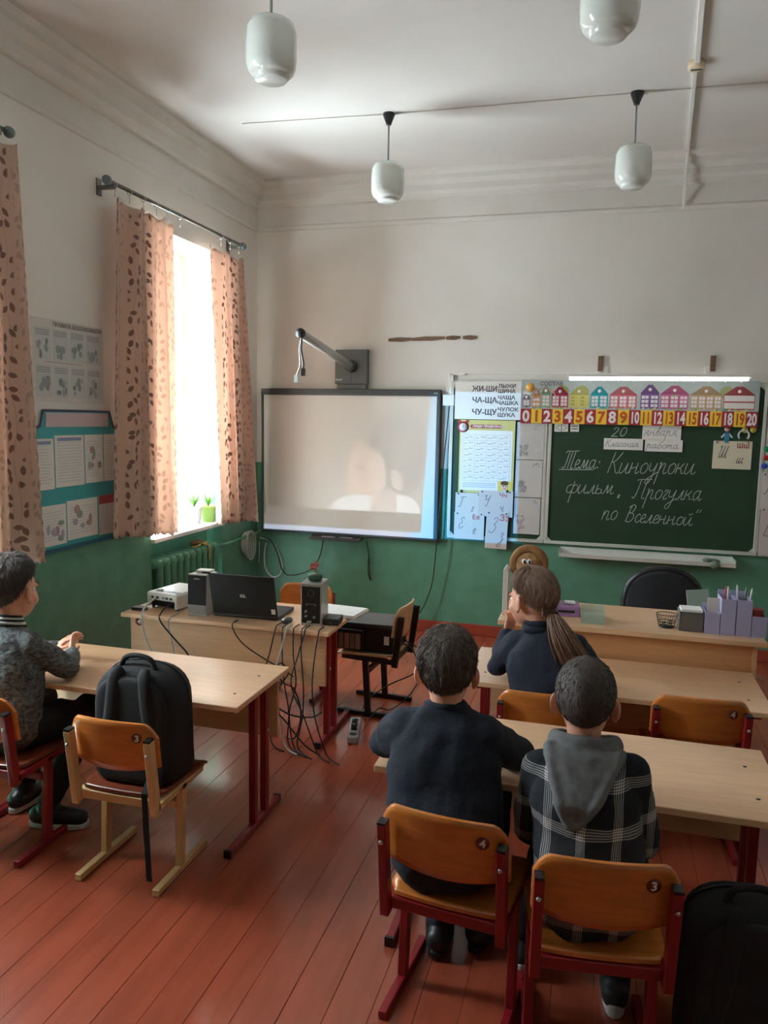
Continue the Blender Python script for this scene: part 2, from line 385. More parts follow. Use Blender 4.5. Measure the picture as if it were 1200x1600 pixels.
def handwrite(mb, s, x, z, xh, y, r, wid=0.85, slant=0.28, rise=0.0, length=None):
    if length is not None:
        tot = sum(GL[c][1] for c in s); wid = length / (tot * xh)
    x0 = x
    for c in s:
        st, adv = GL[c]
        for line in st:
            pts = smoothpath([(x + (px * wid + pz * slant) * xh, y, z + pz * xh + rise * (x - x0)) for px, pz in line], 4)
            mb.tube(pts, r, 4, flat=((0, 1, 0), 0.25))
        x += adv * xh * wid
    return x
# ---------------------------------------------------------------- survey: image measurements turned into real points on known planes
def _ray(px, py): return R_ * ((px - 600) / 1200) - U_ * ((py - 800) / 1200) + F_
def on_y(px, py, y): d = _ray(px, py); return Vector((0, 0, 1.7)) + d * (y / d.y)
def on_z(px, py, z): d = _ray(px, py); return Vector((0, 0, 1.7)) + d * ((z - 1.7) / d.z)
def on_x(px, py, x): d = _ray(px, py); return Vector((0, 0, 1.7)) + d * (x / d.x)

# ---------------------------------------------------------------- the room
fl = struct(MB().bx(XL - .02, XR, YF, YB, -0.06, -0.022).build('floor', M_SUBFL), 'red-brown painted board floor', 'floor')
pw = 0.1235; x = XL; k = 0; pm = None
while x < XR - 0.01:
    w = min(pw, XR - x)
    o = MB().bx(x + 0.0003, x + w - 0.0003, YF, YB - 0.002, -0.022, -0.0005 - 0.0012 * ((k * 37) % 5) / 5).build('plank', M_PLANK, fl, 0.0012, 1)
    x += pw; k += 1
struct(MB().bx(XL - .45, XR + .1, YF - .1, YB + .1, ZC, ZC + 0.12).build('ceiling', M_CEIL), 'greyish white plaster ceiling', 'ceiling')
struct(MB().bx(XL - .45, XR + .1, YB, YB + 0.12, -0.06, ZC).build('wall_back', M_WALLB), 'white wall with green painted lower part behind the boards', 'wall')
struct(MB().bx(XR, XR + 0.12, YF, YB, -0.06, ZC).build('wall_right', M_WALLB), 'white and green wall opposite the windows', 'wall')
struct(MB().bx(XL - .45, XR + .1, YF - 0.12, YF, -0.06, ZC).build('wall_front', M_WALLB), 'white and green wall behind the viewer', 'wall')
wl = MB(); ys = [YF]; 
for wy in sorted(WIN): ys += [wy - WH, wy + WH]
ys.append(YB); x0 = XL - 0.42
for i in range(0, len(ys), 2): wl.bx(x0, XL, ys[i], ys[i + 1], -0.06, ZC)
for wy in WIN:
    wl.bx(x0, XL, wy - WH, wy + WH, WZ1, ZC)
    wl.bx(x0, XL - 0.13, wy - WH, wy + WH, -0.06, WZ0 - 0.03)
struct(wl.build('wall_left', M_WALLL), 'white and green wall with the windows', 'wall')
# cornice along the walls
def cornice(name, axis):
    prof = [(0, 3.17), (0.012, 3.175), (0.016, 3.20), (0.004, 3.215), (0.004, 3.345), (0.03, 3.352), (0.034, 3.375), (0.05, 3.40), (0.052, 3.44), (0.085, 3.47), (0.09, 3.50), (0.125, 3.522), (0.13, ZC), (0, ZC)]
    mb = MB()
    if axis == 'L': mb.prism([(XL + p, z) for p, z in prof], 'y', YF, YB)
    elif axis == 'B': mb.prism([(YB - p, z) for p, z in prof], 'x', XL, XR)
    return struct(mb.build(name, M_CORN), 'moulded plaster cornice', 'cornice')
cornice('trim_1', 'L'); cornice('trim_2', 'B')
struct(MB().bx(XL, XR, YB - 0.022, YB, 0, 0.085).build('baseboard_back', M_SKIRT, None, 0.004), 'red-brown skirting board under the boards', 'skirting')
mb = MB()
for i in range(0, len(ys), 2): mb.bx(XL, XL + 0.022, ys[i], min(ys[i + 1], YB - .022), 0, 0.085)
struct(mb.build('baseboard_left', M_SKIRT, None, 0.004), 'red-brown skirting board under the windows', 'skirting')

# windows: profile frame, mullion, panes, sill
for i, wy in enumerate(WIN):
    w = struct(thing('window_%d' % (i + 1), None, None, (XW, wy, WZ0)))
    f = MB(); H = WZ1 - WZ0
    for a, b, c, d in ((-WH, -WH + .07, 0, H), (WH - .07, WH, 0, H), (-WH + .07, WH - .07, 0, .07), (-WH + .07, WH - .07, H - .07, H)): f.bx(-.07, 0, a, b, c, d)
    f.build('window_frame', M_PVC, w, 0.005)
    for s_ in (-1, 1):
        a0, a1 = (-WH + .07, 0) if s_ < 0 else (0, WH - .07)
        sash = MB()
        for z0, z1 in ((.07, 1.42), (1.42, H - .07)):
            sash.bx(-.055, .012, a0, a0 + .055, z0, z1); sash.bx(-.055, .012, a1 - .055, a1, z0, z1)
            sash.bx(-.055, .012, a0 + .055, a1 - .055, z0, z0 + .055); sash.bx(-.055, .012, a0 + .055, a1 - .055, z1 - .055, z1)
        so = sash.build('sash', M_PVC, w, 0.004)
        for z0, z1 in ((.125, 1.365), (1.475, H - .125)):
            MB().bx(-.030, -.024, a0 + .05, a1 - .05, z0 - .005, z1 + .005).build('pane', M_GLASS, so)
        if s_ > 0: MB().bx(.012, .03, a0 + .015, a0 + .04, .62, .66).bx(.03, .045, a0 + .018, a0 + .037, .55, .66).build('handle', M_WHITE, so, 0.003)
    sl = MB().bx(XW - .02 + .02, XL + 0.03, wy - WH + .001, wy + WH - .001, WZ0 - 0.03, WZ0).build('window_sill_%d' % (i + 1), M_PVC, None, 0.006)
    struct(sl, 'white window sill', 'sill')

# ---------------------------------------------------------------- pendant lamps
def pendant(x, y, label, first=[None]):
    if first[0] is None:
        t = thing('pendant_lamp', label, 'lamp', (x, y, ZC), 0, 'opal glass pendant lamps on the ceiling')
        MB().lathe([(0, 0), (.036, 0), (.036, -.012), (.016, -.062), (.016, -.066), (0, -.066)], 20).build('ceiling_cone', M_BLACK, t)
        MB().tube([(0, 0, -.06), (0, 0, -.293)], .006, 10).build('rod', M_GREY, t)
        MB().lathe([(0, -.284), (.034, -.284), (.036, -.294), (0, -.294)], 20).build('shade_holder', M_GREY, t)
        prof = [(0, -.290), (.045, -.290), (.074, -.294), (.090, -.305), (.099, -.330), (.102, -.385), (.102, -.43), (.099, -.463), (.090, -.485), (.078, -.496), (.068, -.499), (.066, -.510), (.061, -.515), (0, -.516)]
        MB().lathe(prof, 40).build('glass_shade', M_OPAL, t)
        first[0] = t; return t
    c = copy_tree(first[0]); c.location = (x, y, ZC); c['label'] = label; return c
pendant(-1.348, 4.757, 'opal glass pendant lamp hanging above the whiteboard side of the room')
pendant(0.095, 4.779, 'opal glass pendant lamp hanging in front of the chalkboard beside the ceiling cable duct')
pendant(-1.341, 3.0, 'large near opal glass pendant lamp towards the window wall at the top edge')
pendant(-0.048, 2.95, 'near opal glass pendant lamp cut off by the top edge, right of centre')
# surface cable duct and junction box, thin old cable between the lamps
duct = tag(MB().bar((.30, 3.5, ZC - .011), (.372, 4.43, ZC - .011), .026, .022).bar((.372, 4.5, ZC - .011), (.462, YB - .13, ZC - .011), .02, .022).bar((.462, YB - .125, ZC - .02), (.468, YB - .006, 3.18), .018, .014, (0, 1, 0)).build('cable_duct', M_WHITE, None, 0.002), 'white cable duct running along the ceiling down onto the back wall', 'cable duct')
jb = thing('junction_box', 'round cream junction box on the ceiling cable duct', 'junction box', (.372, 4.465, ZC))
MB().lathe([(0, 0), (.042, 0), (.042, -.03), (.036, -.036), (0, -.036)], 24).build('body', mat('cream_plastic', srgb(226, 208, 176), .5), jb)
MB().bx(-.026, .026, -.006, .006, -.039, -.035).build('slot', M_DKGREY, jb)
tag(MB().tube([(-2.3, 4.70, ZC - .004), (-1.348, 4.757, ZC - .004), (.095, 4.779, ZC - .004), (1.6, 4.81, ZC - .004)], .0045, 6).build('ceiling_cable', M_CORN), 'thin whitewashed cable crossing the ceiling between the lamps', 'cable')

# ---------------------------------------------------------------- curtains
XC = XL + 0.10
def curtain(label, yt0, yt1, yb0, yb1, zt, zb0, zb1, folds, mt, cloth_w, seed, amp=.035):
    rnd = random.Random(seed); nu, nv = 150, 60; ph = [rnd.uniform(0, 6.28) for _ in range(4)]
    vs, uvs = [], []
    for j in range(nv + 1):
        v = j / nv
        for i in range(nu + 1):
            u = i / nu
            y = (yt0 + (yt1 - yt0) * u) * (1 - v) + (yb0 + (yb1 - yb0) * u) * v
            zb = zb0 + (zb1 - zb0) * u
            z = zt * (1 - v) + zb * v
            a = amp * (0.55 + 0.45 * v)
            w = u * folds * 2 * PI
            x = XC + a * (math.sin(w + ph[0] + .5 * math.sin(1.7 * v + ph[1])) * .8 + .35 * math.sin(2.3 * w + ph[2] + v) + .25 * math.sin(.6 * w + ph[3] - 1.2 * v))
            y += .018 * math.sin(w * 1.0 + ph[0] + 1.3)
            if j == 0: z -= .022 * abs(math.sin(u * PI * 5))
            elif j < 4: z -= .022 * abs(math.sin(u * PI * 5)) * (1 - j / 4)
            if j == nv: z += .006 * math.sin(u * 150)
            if i in (0, nu): y += .005 * math.sin(v * 190)
            vs.append((x, y, z)); uvs.append((u * cloth_w, (1 - v) * (zt - zb)))
    fs = [(j * (nu + 1) + i, j * (nu + 1) + i + 1, (j + 1) * (nu + 1) + i + 1, (j + 1) * (nu + 1) + i) for j in range(nv) for i in range(nu)]
    me = bpy.data.meshes.new('curtain'); me.from_pydata(vs, [], fs); uvl = me.uv_layers.new(name='UVMap')
    for lp in me.loops: uvl.data[lp.index].uv = uvs[lp.vertex_index]
    for p in me.polygons: p.use_smooth = True
    me.materials.append(mt); o = link('curtain', me)
    so = o.modifiers.new('thickness', 'SOLIDIFY'); so.thickness = 0.0015; so.offset = 0
    return tag(o, label, 'curtain', 'leaf patterned curtains')
M_CUR = cloth_leaf('peach_leaf_cloth', srgb(226, 200, 183), srgb(146, 114, 100), 0.0)
M_CUR2 = cloth_leaf('peach_leaf_cloth_far', srgb(224, 198, 182), srgb(142, 112, 98), 1.1)
curtain('peach curtain with brown leaves left of the bright window gap, full width', 3.875, 4.49, 3.735, 4.555, 2.90, .985, .905, 2.7, M_CUR, 1.15, 3, .05)
curtain('narrow peach leaf curtain at the right of the window next to the whiteboard', 4.965, 5.52, 5.03, 5.72, 2.87, .905, .845, 2.2, M_CUR2, .95, 11, .05)
curtain('pale leaf curtain cut off by the left edge behind the boy in grey', 2.50, 3.115, 2.42, 3.185, 2.93, .99, .95, 2.5, M_CUR, 1.1, 5, .04)
M_ROD = mat('tarnished_rod', srgb(128, 126, 120), .35, .6, var=.3)
def rod(y0, y1, z, label):
    t = thing('curtain_rod', label, 'curtain rod', (XC, (y0 + y1) / 2, z), 0, 'curtain rods over the windows'); h = (y1 - y0) / 2
    MB().tube([(0, -h, 0), (0, h, 0)], .011, 12).build('pole', M_ROD, t)
    for s_ in (-1, 1):
        MB().ell((0, s_ * (h + .012), 0), (.026, .03, .026), 14, 8).build('finial', mat('tarnished_finial', srgb(120, 136, 138), .4, .3, var=.3), t)
        MB().bx(-.10, .008, s_ * (h - .05) - .01, s_ * (h - .05) + .01, -.03, -.008).bx(-.10, -.092, s_ * (h - .05) - .02, s_ * (h - .05) + .02, -.06, .03).build('bracket', M_ROD, t)
    n = 12
    for i in range(n):
        yy = -h + .06 + (i / (n - 1)) * (2 * h - .12)
        if abs(i - 7) < 2 and y0 > 3: continue
        MB().lathe([(.016 + .0022 * math.cos(a), .0022 * math.sin(a)) for a in [k * PI / 3 for k in range(6)]], 12, (0, yy, -.008), None, Matrix.Rotation(PI / 2, 3, 'X'), True).tube([(0, yy, -.024), (0, yy, -.07)], .002, 5).build('curtain_clip', M_STEEL, t)
    return t
rod(3.825, 5.47, 2.965, 'tarnished curtain rod over the bright window')
rod(1.40, 3.075, 2.965, 'curtain rod whose end knob shows at the left edge')

# plants on the sill
def plant(loc, potm, h, r, nleaf, label, seed, leafm):
    rnd = random.Random(seed); t = thing('potted_plant', label, 'plant', loc)
    MB().lathe([(0, 0), (r * .74, 0), (r * .98, h * .86), (r * 1.04, h * .86), (r * 1.06, h), (r * .96, h), (r * .93, h * .9), (0, h * .9)], 26).build('pot', potm, t)
    MB().lathe([(0, h * .905), (r * .9, h * .9)], 20).build('soil', mat('potting_soil', srgb(70, 52, 40), .95, var=.4, vscale=60), t)
    for k in range(nleaf):
        a = rnd.uniform(0, 6.28); L = rnd.uniform(.10, .19); lean = rnd.uniform(.3, 1.1); w = rnd.uniform(.006, .011)
        d = Vector((math.cos(a), math.sin(a), 0)); sd = Vector((-d.y, d.x, 0)); vs = []
        for i in range(7):
            s_ = i / 6; p = d * (L * lean * s_ * (.4 + .6 * s_)) + Vector((0, 0, h * .9 + L * s_ * (1 - .35 * lean * s_)))
            ww = w * math.sin(PI * min(1, .12 + s_ * .88)) + .0006
            vs += [p - sd * ww, p + Vector((0, 0, -.25 * ww)), p + sd * ww]
        fs = [(3 * i + j, 3 * i + j + 1, 3 * i + j + 4, 3 * i + j + 3) for i in range(6) for j in (0, 1)]
        MB().add(vs, fs, None, True).build('leaf', leafm, t)
    return t
M_LEAF = mat('leaf_green', srgb(120, 168, 84), .5, var=.25, vscale=20)
plant((-2.905, 5.10, WZ0), mat('white_ceramic', srgb(206, 204, 206), .3), .13, .062, 12, 'plant in white pot on the window sill', 4, M_LEAF)
plant((-2.855, 5.225, WZ0), mat('lime_green_ceramic', srgb(168, 206, 110), .35), .125, .06, 12, 'plant in lime green pot on the window sill', 9, M_LEAF)

# ---------------------------------------------------------------- radiator in the recess under the window
rad = thing('radiator', 'cast-iron radiator painted green under the window', 'radiator', (-2.80, 4.76, 0))
sec = MB()
for xx, yy in ((-.045, 0), (.045, 0)):
    sec.tube([(xx, 0, .17), (xx, 0, .20), (xx, 0, .70), (xx, 0, .735)], [.018, .026, .026, .02], 10)
for z in (.19, .715):
    sec.tube([(-.07, 0, z), (-.05, 0, z), (.05, 0, z), (.07, 0, z)], [.02, .034, .034, .02], 10)
    sec.tube([(0, -.041, z), (0, .041, z)], .024, 10)
sme = sec.mesh('radiator_section'); sme.materials.append(M_RADG)
for i in range(10):
    o = link('radiator_section', sme, rad, (0, -.42 + i * .0835 + .042, 0))
MB().tube(smoothpath([(0, .40, .715), (.04, .48, .715), (.06, .56, .715), (.06, .80, .72), (.06, 1.06, .725), (.06, 1.13, .725)], 4), .011, 8).build('pipe', M_RADG, rad)
MB().tube([(.03, -.33, 0), (.03, -.33, .17)], .014, 8).tube([(.03, .33, 0), (.03, .33, .17)], .014, 8).build('foot', M_RADG, rad)
rg = thing('rag', 'dried yellow rag lying on top of the green radiator', 'rag', (-2.80, 4.98, .750))
MB().tube(smoothpath([(.02, -.14, .005), (.05, -.08, .012), (.02, -.02, .014), (.03, .05, .012), (.0, .12, .01)], 5), [.006] * 21, 6).tube(smoothpath([(.05, -.02, .012), (.075, .0, .004), (.082, .01, -.05), (.083, .0, -.10)], 4), .007, 6).build('strip', mat('yellow_cloth', srgb(200, 178, 106), .9, var=.3, vscale=40), rg)
MB().ell((-.01, -.01, .018), (.035, .075, .022), 14, 8).build('bundle', mat('brown_cloth', srgb(120, 92, 50), .9, var=.4, vscale=50), rg)

# ---------------------------------------------------------------- posters on the window wall
def sheet_yz(mb, y0, y1, z0, z1, x, col): mb.add([(x, y0, z0), (x, y1, z0), (x, y1, z1), (x, y0, z1)], [(0, 1, 2, 3)], col)
t = thing('safety_poster', 'pale safety poster with eight picture panels on window wall', 'poster', (XL, 3.585, 1.75))
MB().bx(0, .003, -.29, .29, 0, .425).build('sheet', M_PAPERG, t)
pr = MB(); rnd = random.Random(2)
for c in range(4):
    for r in range(2):
        y0 = -.27 + c * .136; z0 = .215 - r * .19
        sheet_yz(pr, y0, y0 + .122, z0, z0 + .165, .0036, srgb(196, 200, 198))
        for k in range(3): sheet_yz(pr, y0 + .01, y0 + .112, z0 + .148 - k * .011, z0 + .153 - k * .011, .004, srgb(150, 152, 152))
        for k in range(7):
            a, b = y0 + rnd.uniform(.015, .085), z0 + rnd.uniform(.012, .085); g = rnd.choice([(128, 134, 132), (146, 152, 154), (140, 158, 160), (166, 168, 164), (134, 150, 138)])
            pr.ell((.004, a + .01, b + .012), (.0004, rnd.uniform(.008, .018), rnd.uniform(.012, .024)), 10, 6, srgb(*g))
sheet_yz(pr, -.2, .1, .204, .207, .0038, srgb(140, 140, 138))
pr.build('picture_panel', M_PRINT, t)
text_obj('title', 'ПРАВИЛА БЕЗОПАСНОСТИ', .030, mat('faded_print', srgb(140, 132, 132), .8), t, (.0042, -.13, .392), (0, 1, 0), (0, 0, 1), .0008)
t = thing('information_stand', 'teal information stand with paper pockets and pink header on window wall', 'stand', (XL + .002, 3.63, .975))
MB().prism([(-.42, 0), (.37, 0), (.37, .63), (.30, .64), (.265, .73), (-.28, .73), (-.305, .65), (-.42, .63)], 'x', 0, .012).build('backing', mat('teal_plastic', srgb(62, 164, 168), .4, var=.05), t, .002, 1)
MB().prism([(-.27, .645), (.26, .645), (.255, .72), (-.265, .72)], 'x', .012, .015).build('header_panel', mat('pale_pink_print', srgb(206, 186, 190), .6), t)
MB().tube([(.014, -.42, .632), (.014, -.31, .65), (.014, -.283, .732), (.014, .268, .732), (.014, .305, .642), (.014, .37, .63)], .006, 6).build('header_edge', mat('dark_plum_edge', srgb(76, 60, 84), .5), t)
MB().bx(0, .016, -.42, .37, -.018, .004).build('bottom_edge', mat('dark_blue_edge', srgb(36, 92, 112), .5), t)
rnd = random.Random(5)
for (y0, y1, z0, z1, kind) in ((-.40, -.215, .32, .585, 0), (-.205, .03, .325, .60, 0), (.04, .20, .33, .60, 1), (.21, .36, .33, .60, 2), (-.40, -.135, .02, .235, 1), (-.125, .135, .03, .245, 3), (.15, .36, .02, .25, 4)):
    o = MB().bx(.012, .0155, y0, y1, z0, z1).build('pocket_sheet', M_PAPER if kind < 4 else M_PAPERG, t)
    pr = MB()
    for k in range(int((z1 - z0 - .05) / .016)):
        sheet_yz(pr, y0 + .015, y1 - rnd.uniform(.015, .05), z1 - .04 - k * .016, z1 - .036 - k * .016, .0162, srgb(206, 210, 214))
    if kind in (1, 3):
        for k in range(6):
            g = rnd.choice([(176, 148, 140), (150, 172, 164), (174, 174, 188), (186, 152, 144), (140, 158, 152)])
            pr.ell((.0165, rnd.uniform(y0 + .03, y1 - .03), rnd.uniform(z0 + .03, z1 - .05)), (.0005, rnd.uniform(.012, .03), rnd.uniform(.012, .028)), 10, 6, srgb(*g))
    if kind == 0: sheet_yz(pr, y0 + .02, y1 - .02, z1 - .03, z1 - .012, .0162, srgb(140, 156, 190))
    if kind == 4: sheet_yz(pr, y0, y1, z1 - .05, z1, .0164, srgb(170, 66, 70))
    pr.build('print', M_PRINT, o)
# ---------------------------------------------------------------- back wall: whiteboard, arm, marks
def quad_xz(mb, x0, x1, z0, z1, y, col, sk=0.0): mb.add([(x0, y, z0), (x1, y, z0), (x1 + sk, y, z1), (x0 + sk, y, z1)], [(0, 1, 2, 3)], col)
wb = thing('interactive_whiteboard', 'interactive whiteboard with dark frame showing a projected film', 'whiteboard', (-1.963, YB, .735))
hw, H = .752, 1.187
MB().bx(-hw + .01, hw - .01, -.045, -.006, .012, H - .01).build('board_surface', M_BOARD, wb)
fr = MB(); fr.bx(-hw, hw, -.06, -.004, H - .052, H).bx(-hw, hw, -.052, -.004, 0, .022).bx(-hw, -hw + .02, -.055, -.004, .022, H - .052).bx(hw - .03, hw, -.055, -.004, .022, H - .052)
fr.build('frame', mat('charcoal_frame', srgb(64, 68, 68), .4), wb, .004)
pt = MB().bx(-.30, .13, -.11, -.052, -.035, -.018).bx(-.30, .13, -.115, -.105, -.035, -.008).bx(-.30, .13, -.06, -.02, -.035, .004).build('pen_tray', M_DKGREY, wb, .004)
for xx in (-.2, -.05): MB().tube([(xx, -.085, -.011), (xx + .11, -.085, -.011)], .007, 8).build('pen', M_SILV, pt)
MB().bx(.70, .73, -.0612, -.06, H - .033, H - .024).build('badge', M_GREY, wb)
# projector arm
a0 = Vector((-1.935, YB - .055, 2.095)); a1 = on_x(470, 521, -1.935)
ar = thing('projector_mount', 'grey wall arm for a projector with loose cable above the whiteboard', 'wall arm', (-1.94, YB, 1.925))
L = lambda p: Vector(p) - Vector((-1.94, YB, 1.925))
MB().bx(-.135, .135, -.055, 0, .035, .305).bx(-.12, .125, -.05, 0, -.003, .034).build('mount_plate', mat('slate_grey_plastic', srgb(92, 96, 94), .45, var=.05), ar, .005)
MB().bx(-.0015, .0015, -.0565, -.054, .04, .30).build('plate_seam', M_DKGREY, ar)
MB().lathe([(0, 0), (.045, 0), (.045, .05), (.035, .06), (0, .06)], 20, L(a0), None, (a1 - a0).to_track_quat('Z', 'Y').to_matrix()).build('socket', M_DKGREY, ar)
pole = MB().tube([L(a0), L(a1)], .030, 18).build('arm_pole', mat('light_grey_metal', srgb(188, 188, 184), .35, .4), ar)
MB().lathe([(0, -.004), (.033, -.004), (.033, .012), (0, .014)], 18, L(a1), None, (a1 - a0).to_track_quat('Z', 'Y').to_matrix()).build('end_cap', M_BLACK, pole)
e = L(a1)
MB().tube(smoothpath([e + Vector((0, .02, -.02)), e + Vector((-.005, .02, -.10)), e + Vector((.012, .02, -.19)), e + Vector((.008, .02, -.23))], 5), .0065, 8).bx(e.x - .002, e.x + .022, e.y + .01, e.y + .03, e.z - .275, e.z - .225).build('dark_cable', M_BLACK, ar)
MB().tube(smoothpath([e + Vector((0, .03, -.02)), e + Vector((-.02, .03, -.09)), e + Vector((-.015, .03, -.2)), e + Vector((-.04, .03, -.27))], 5), .006, 8).bx(e.x - .055, e.x - .028, e.y + .02, e.y + .04, e.z - .315, e.z - .265).build('pale_cable', M_CABLEW, ar)
MB().prism([(-.127, .062), (-.075, .062), (-.075, .078), (-.092, .072), (-.102, .072), (-.127, .078)], 'y', -.0565, -.054).build('badge', M_CABLEW, ar)

# scar and bare wood on the white wall
rnd = random.Random(3)
def scar(name, label, pts, th):
    mb = MB()
    for a, b in pts: mb.prism([(a[0], a[1] - th * .5), (b[0] * .6 + a[0] * .4, b[1] * .6 + a[1] * .4 - th * .7), (b[0], b[1] - th * .35), (b[0], b[1] + th * .4), (b[0] * .4 + a[0] * .6, b[1] * .4 + a[1] * .6 + th * .6), (a[0], a[1] + th * .3)], 'y', YB - .008, YB + .004)
    return tag(mb.build(name, M_BROWNW), label, 'batten')
scar('wall_batten', 'long flaking bare wood strip in the white wall above the whiteboard', [((-1.65, 2.308), (-1.46, 2.310)), ((-1.46, 2.310), (-1.2, 2.318)), ((-1.19, 2.318), (-1.08, 2.320)), ((-1.06, 2.321), (-.95, 2.318))], .026)
for xx, lb in ((-.036, 'short bare wood block in the wall left above the strip light'), (.728, 'short bare wood block in the wall right above the strip light')):
    tag(MB().bx(xx - .018, xx + .018, YB - .02, YB + .002, 2.065, 2.175).build('wood_block', M_BROWNW, None, .003), lb, 'wood block')
tag(MB().bx(-1.11, -.05, YB - .012, YB, 2.046, 2.058).bx(-.07, -.04, YB - .018, YB, 2.044, 2.062).build('wall_cable_duct', M_WHITE, None, .002), 'thin white cable duct on the wall above the word poster', 'cable duct')
# socket box with black cord hanging down to the floor
sb = thing('wall_socket', 'small white socket box with hanging black cord beside the whiteboard', 'socket', (-1.15, YB, 1.80))
MB().bx(-.045, .045, -.045, 0, 0, .085).build('box', M_WHITE, sb, .005)
MB().bx(-.006, .03, -.02, 0, .085, .245).bx(-.006, .12, -.02, 0, .235, .25).build('duct', M_WHITE, sb, .002)
MB().tube(smoothpath([(.005, -.03, 0), (-.02, -.035, -.35), (-.045, -.065, -.8), (-.06, -.07, -1.1), (-.10, -.06, -1.45), (-.22, -.10, -1.70), (-.40, -.35, -1.795)], 6), .0045, 6).build('cord', M_CABLEB, sb)

# ---------------------------------------------------------------- chalkboard with two wings
cb = thing('chalkboard', 'green chalkboard with pale frame and two side wings', 'chalkboard', (0, YB, 0))
def panel(x0, x1, z0, z1, nm):
    p = MB().bx(x0 + .015, x1 - .015, -.026, -.008, z0 + .015, z1 - .015).build(nm, M_CHALKB, cb)
    f = MB(); w = .024
    f.bx(x0, x1, -.036, -.004, z0, z0 + w).bx(x0, x1, -.036, -.004, z1 - w, z1).bx(x0, x0 + w, -.036, -.004, z0 + w, z1 - w).bx(x1 - w, x1, -.036, -.004, z0 + w, z1 - w)
    f.build('panel_frame', M_FRAMEW, p, .003)
    cn = MB()
    for sx, xx in ((1, x0 + w), (-1, x1 - w)):
        for sz, zz in ((1, z0 + w), (-1, z1 - w)):
            cn.prism([(xx, zz), (xx + sx * .03, zz), (xx, zz + sz * .03)], 'y', -.034, -.02)
    cn.build('corner_piece', M_FRAMEW, p)
    return p
panel(-1.135, -.392, .772, 1.985, 'side_wing'); mid = panel(-.385, 1.098, .772, 1.985, 'writing_panel'); panel(1.106, 1.86, .772, 1.985, 'side_wing')
CY = -.0268
def chalk(name, rows):
    mb = MB()
    for s, px0, py0, px1, py1, xh in rows:
        p, q = on_y(px0, py0, YB - .027), on_y(px1, py1, YB - .027)
        handwrite(mb, s, p.x, p.z, xh, CY, .0025, length=q.x - p.x - .02, rise=(q.z - p.z) / (q.x - p.x))
    return mb.build(name, M_CHALK, mid)
chalk('chalk_title', [('Тема:', 880, 732, 942, 732, .066)])
p, q = on_y(873, 733.5, YB - .027), on_y(927, 734, YB - .027)
MB().tube([(p.x, CY, p.z), (q.x, CY, q.z)], .0028, 4).build('chalk_underline', M_CHALK, mid)
chalk('chalk_title', [('Киноуроки', 949, 739, 1090, 741, .078)])
chalk('chalk_title', [('фильм', 883, 770, 962, 772, .066)])
chalk('chalk_title', [('„', 966, 774, 974, 774, .07)])
chalk('chalk_title', [('Прогулка', 990, 779, 1100, 782, .070)])
chalk('chalk_title', [('по', 940, 812, 968, 812, .070)])
chalk('chalk_title', [('Вселенной', 977, 815, 1086, 822, .062)])
chalk('chalk_quote_mark', [('“', 1080, 822, 1094, 822, .062)])
chalk('chalk_date', [('20', 955, 682, 984, 681, .034)])
# chalk tray with rag
tr = thing('chalk_tray', 'long white chalk tray under the chalkboard', 'tray', (.345, YB, .69))
MB().prism([(0, 0), (-.115, 0), (-.12, .03), (-.112, .03), (-.106, .012), (-.012, .012), (-.012, .062), (0, .062)], 'x', -.605, .605).build('channel', mat('white_enamel_tray', srgb(226, 228, 220), .35, var=.05), tr)
for xx in (-.612, .605): MB().bx(xx, xx + .007, -.12, 0, 0, .05).build('end_plate', M_FRAMEW, tr)
tag(MB().bx(-.10, .42, YB - .07, YB - .055, .702, .709).build('pointer', M_DKGREY), 'thin dark pointer lying in the chalk tray', 'pointer')
rm = MB(); rm.ell((0, 0, 0), (.06, .03, .02), 14, 8).ell((.02, -.03, -.022), (.035, .02, .03), 12, 8).ell((-.03, -.01, .008), (.035, .03, .014), 12, 8)
tag(rm.build('blackboard_cloth', mat('grey_green_cloth', srgb(128, 146, 128), .95, var=.3, vscale=40, bump=.6, bscale=50), None, 0, 2, (.80, YB - .085, .724)), 'crumpled grey-green cloth at the right of the chalk tray', 'cloth')
# strip light above the chalkboard
Lx0, Lx1 = on_y(887, 598, YB - .20).x, on_y(1172, 594, YB - .20).x; LZ = on_y(1030, 592, YB - .20).z
m = bpy.data.materials.new('lit_diffuser'); m.use_nodes = True; pp = m.node_tree.nodes['Principled BSDF']
pp.inputs['Base Color'].default_value = (.9, .9, .9, 1); pp.inputs['Emission Color'].default_value = (1, .98, .95, 1); pp.inputs['Emission Strength'].default_value = 3.0
sl = thing('strip_light', 'lit white strip light mounted over the chalkboard', 'lamp', ((Lx0 + Lx1) / 2, YB - .20, LZ)); hl = (Lx1 - Lx0) / 2
MB().bx(-hl, hl, -.035, .035, .012, .034).build('housing', M_WHITE, sl, .004)
MB().bx(-hl + .01, hl - .01, -.03, .03, -.012, .012).build('diffuser', m, sl, .004)
for i in range(12): 
    xx = -hl + .05 + i * (2 * hl - .1) / 11
    MB().prism([(xx - .008, -.0125), (xx + .008, -.0125), (xx, -.022)], 'y', -.03, .03).build('louvre', M_WHITE, sl)
for xx in (-hl + .25, hl - .25): MB().bar((xx, .0, .036), (xx, .20, .06), .025, .006).bx(xx - .02, xx + .02, .19, .2, .02, .10).build('bracket', M_WHITE, sl)
MB().bar((hl, 0, .01), (hl + .025, 0, .026), .012, .02, (0, 1, 0)).build('pull_end', M_WHITE, sl)

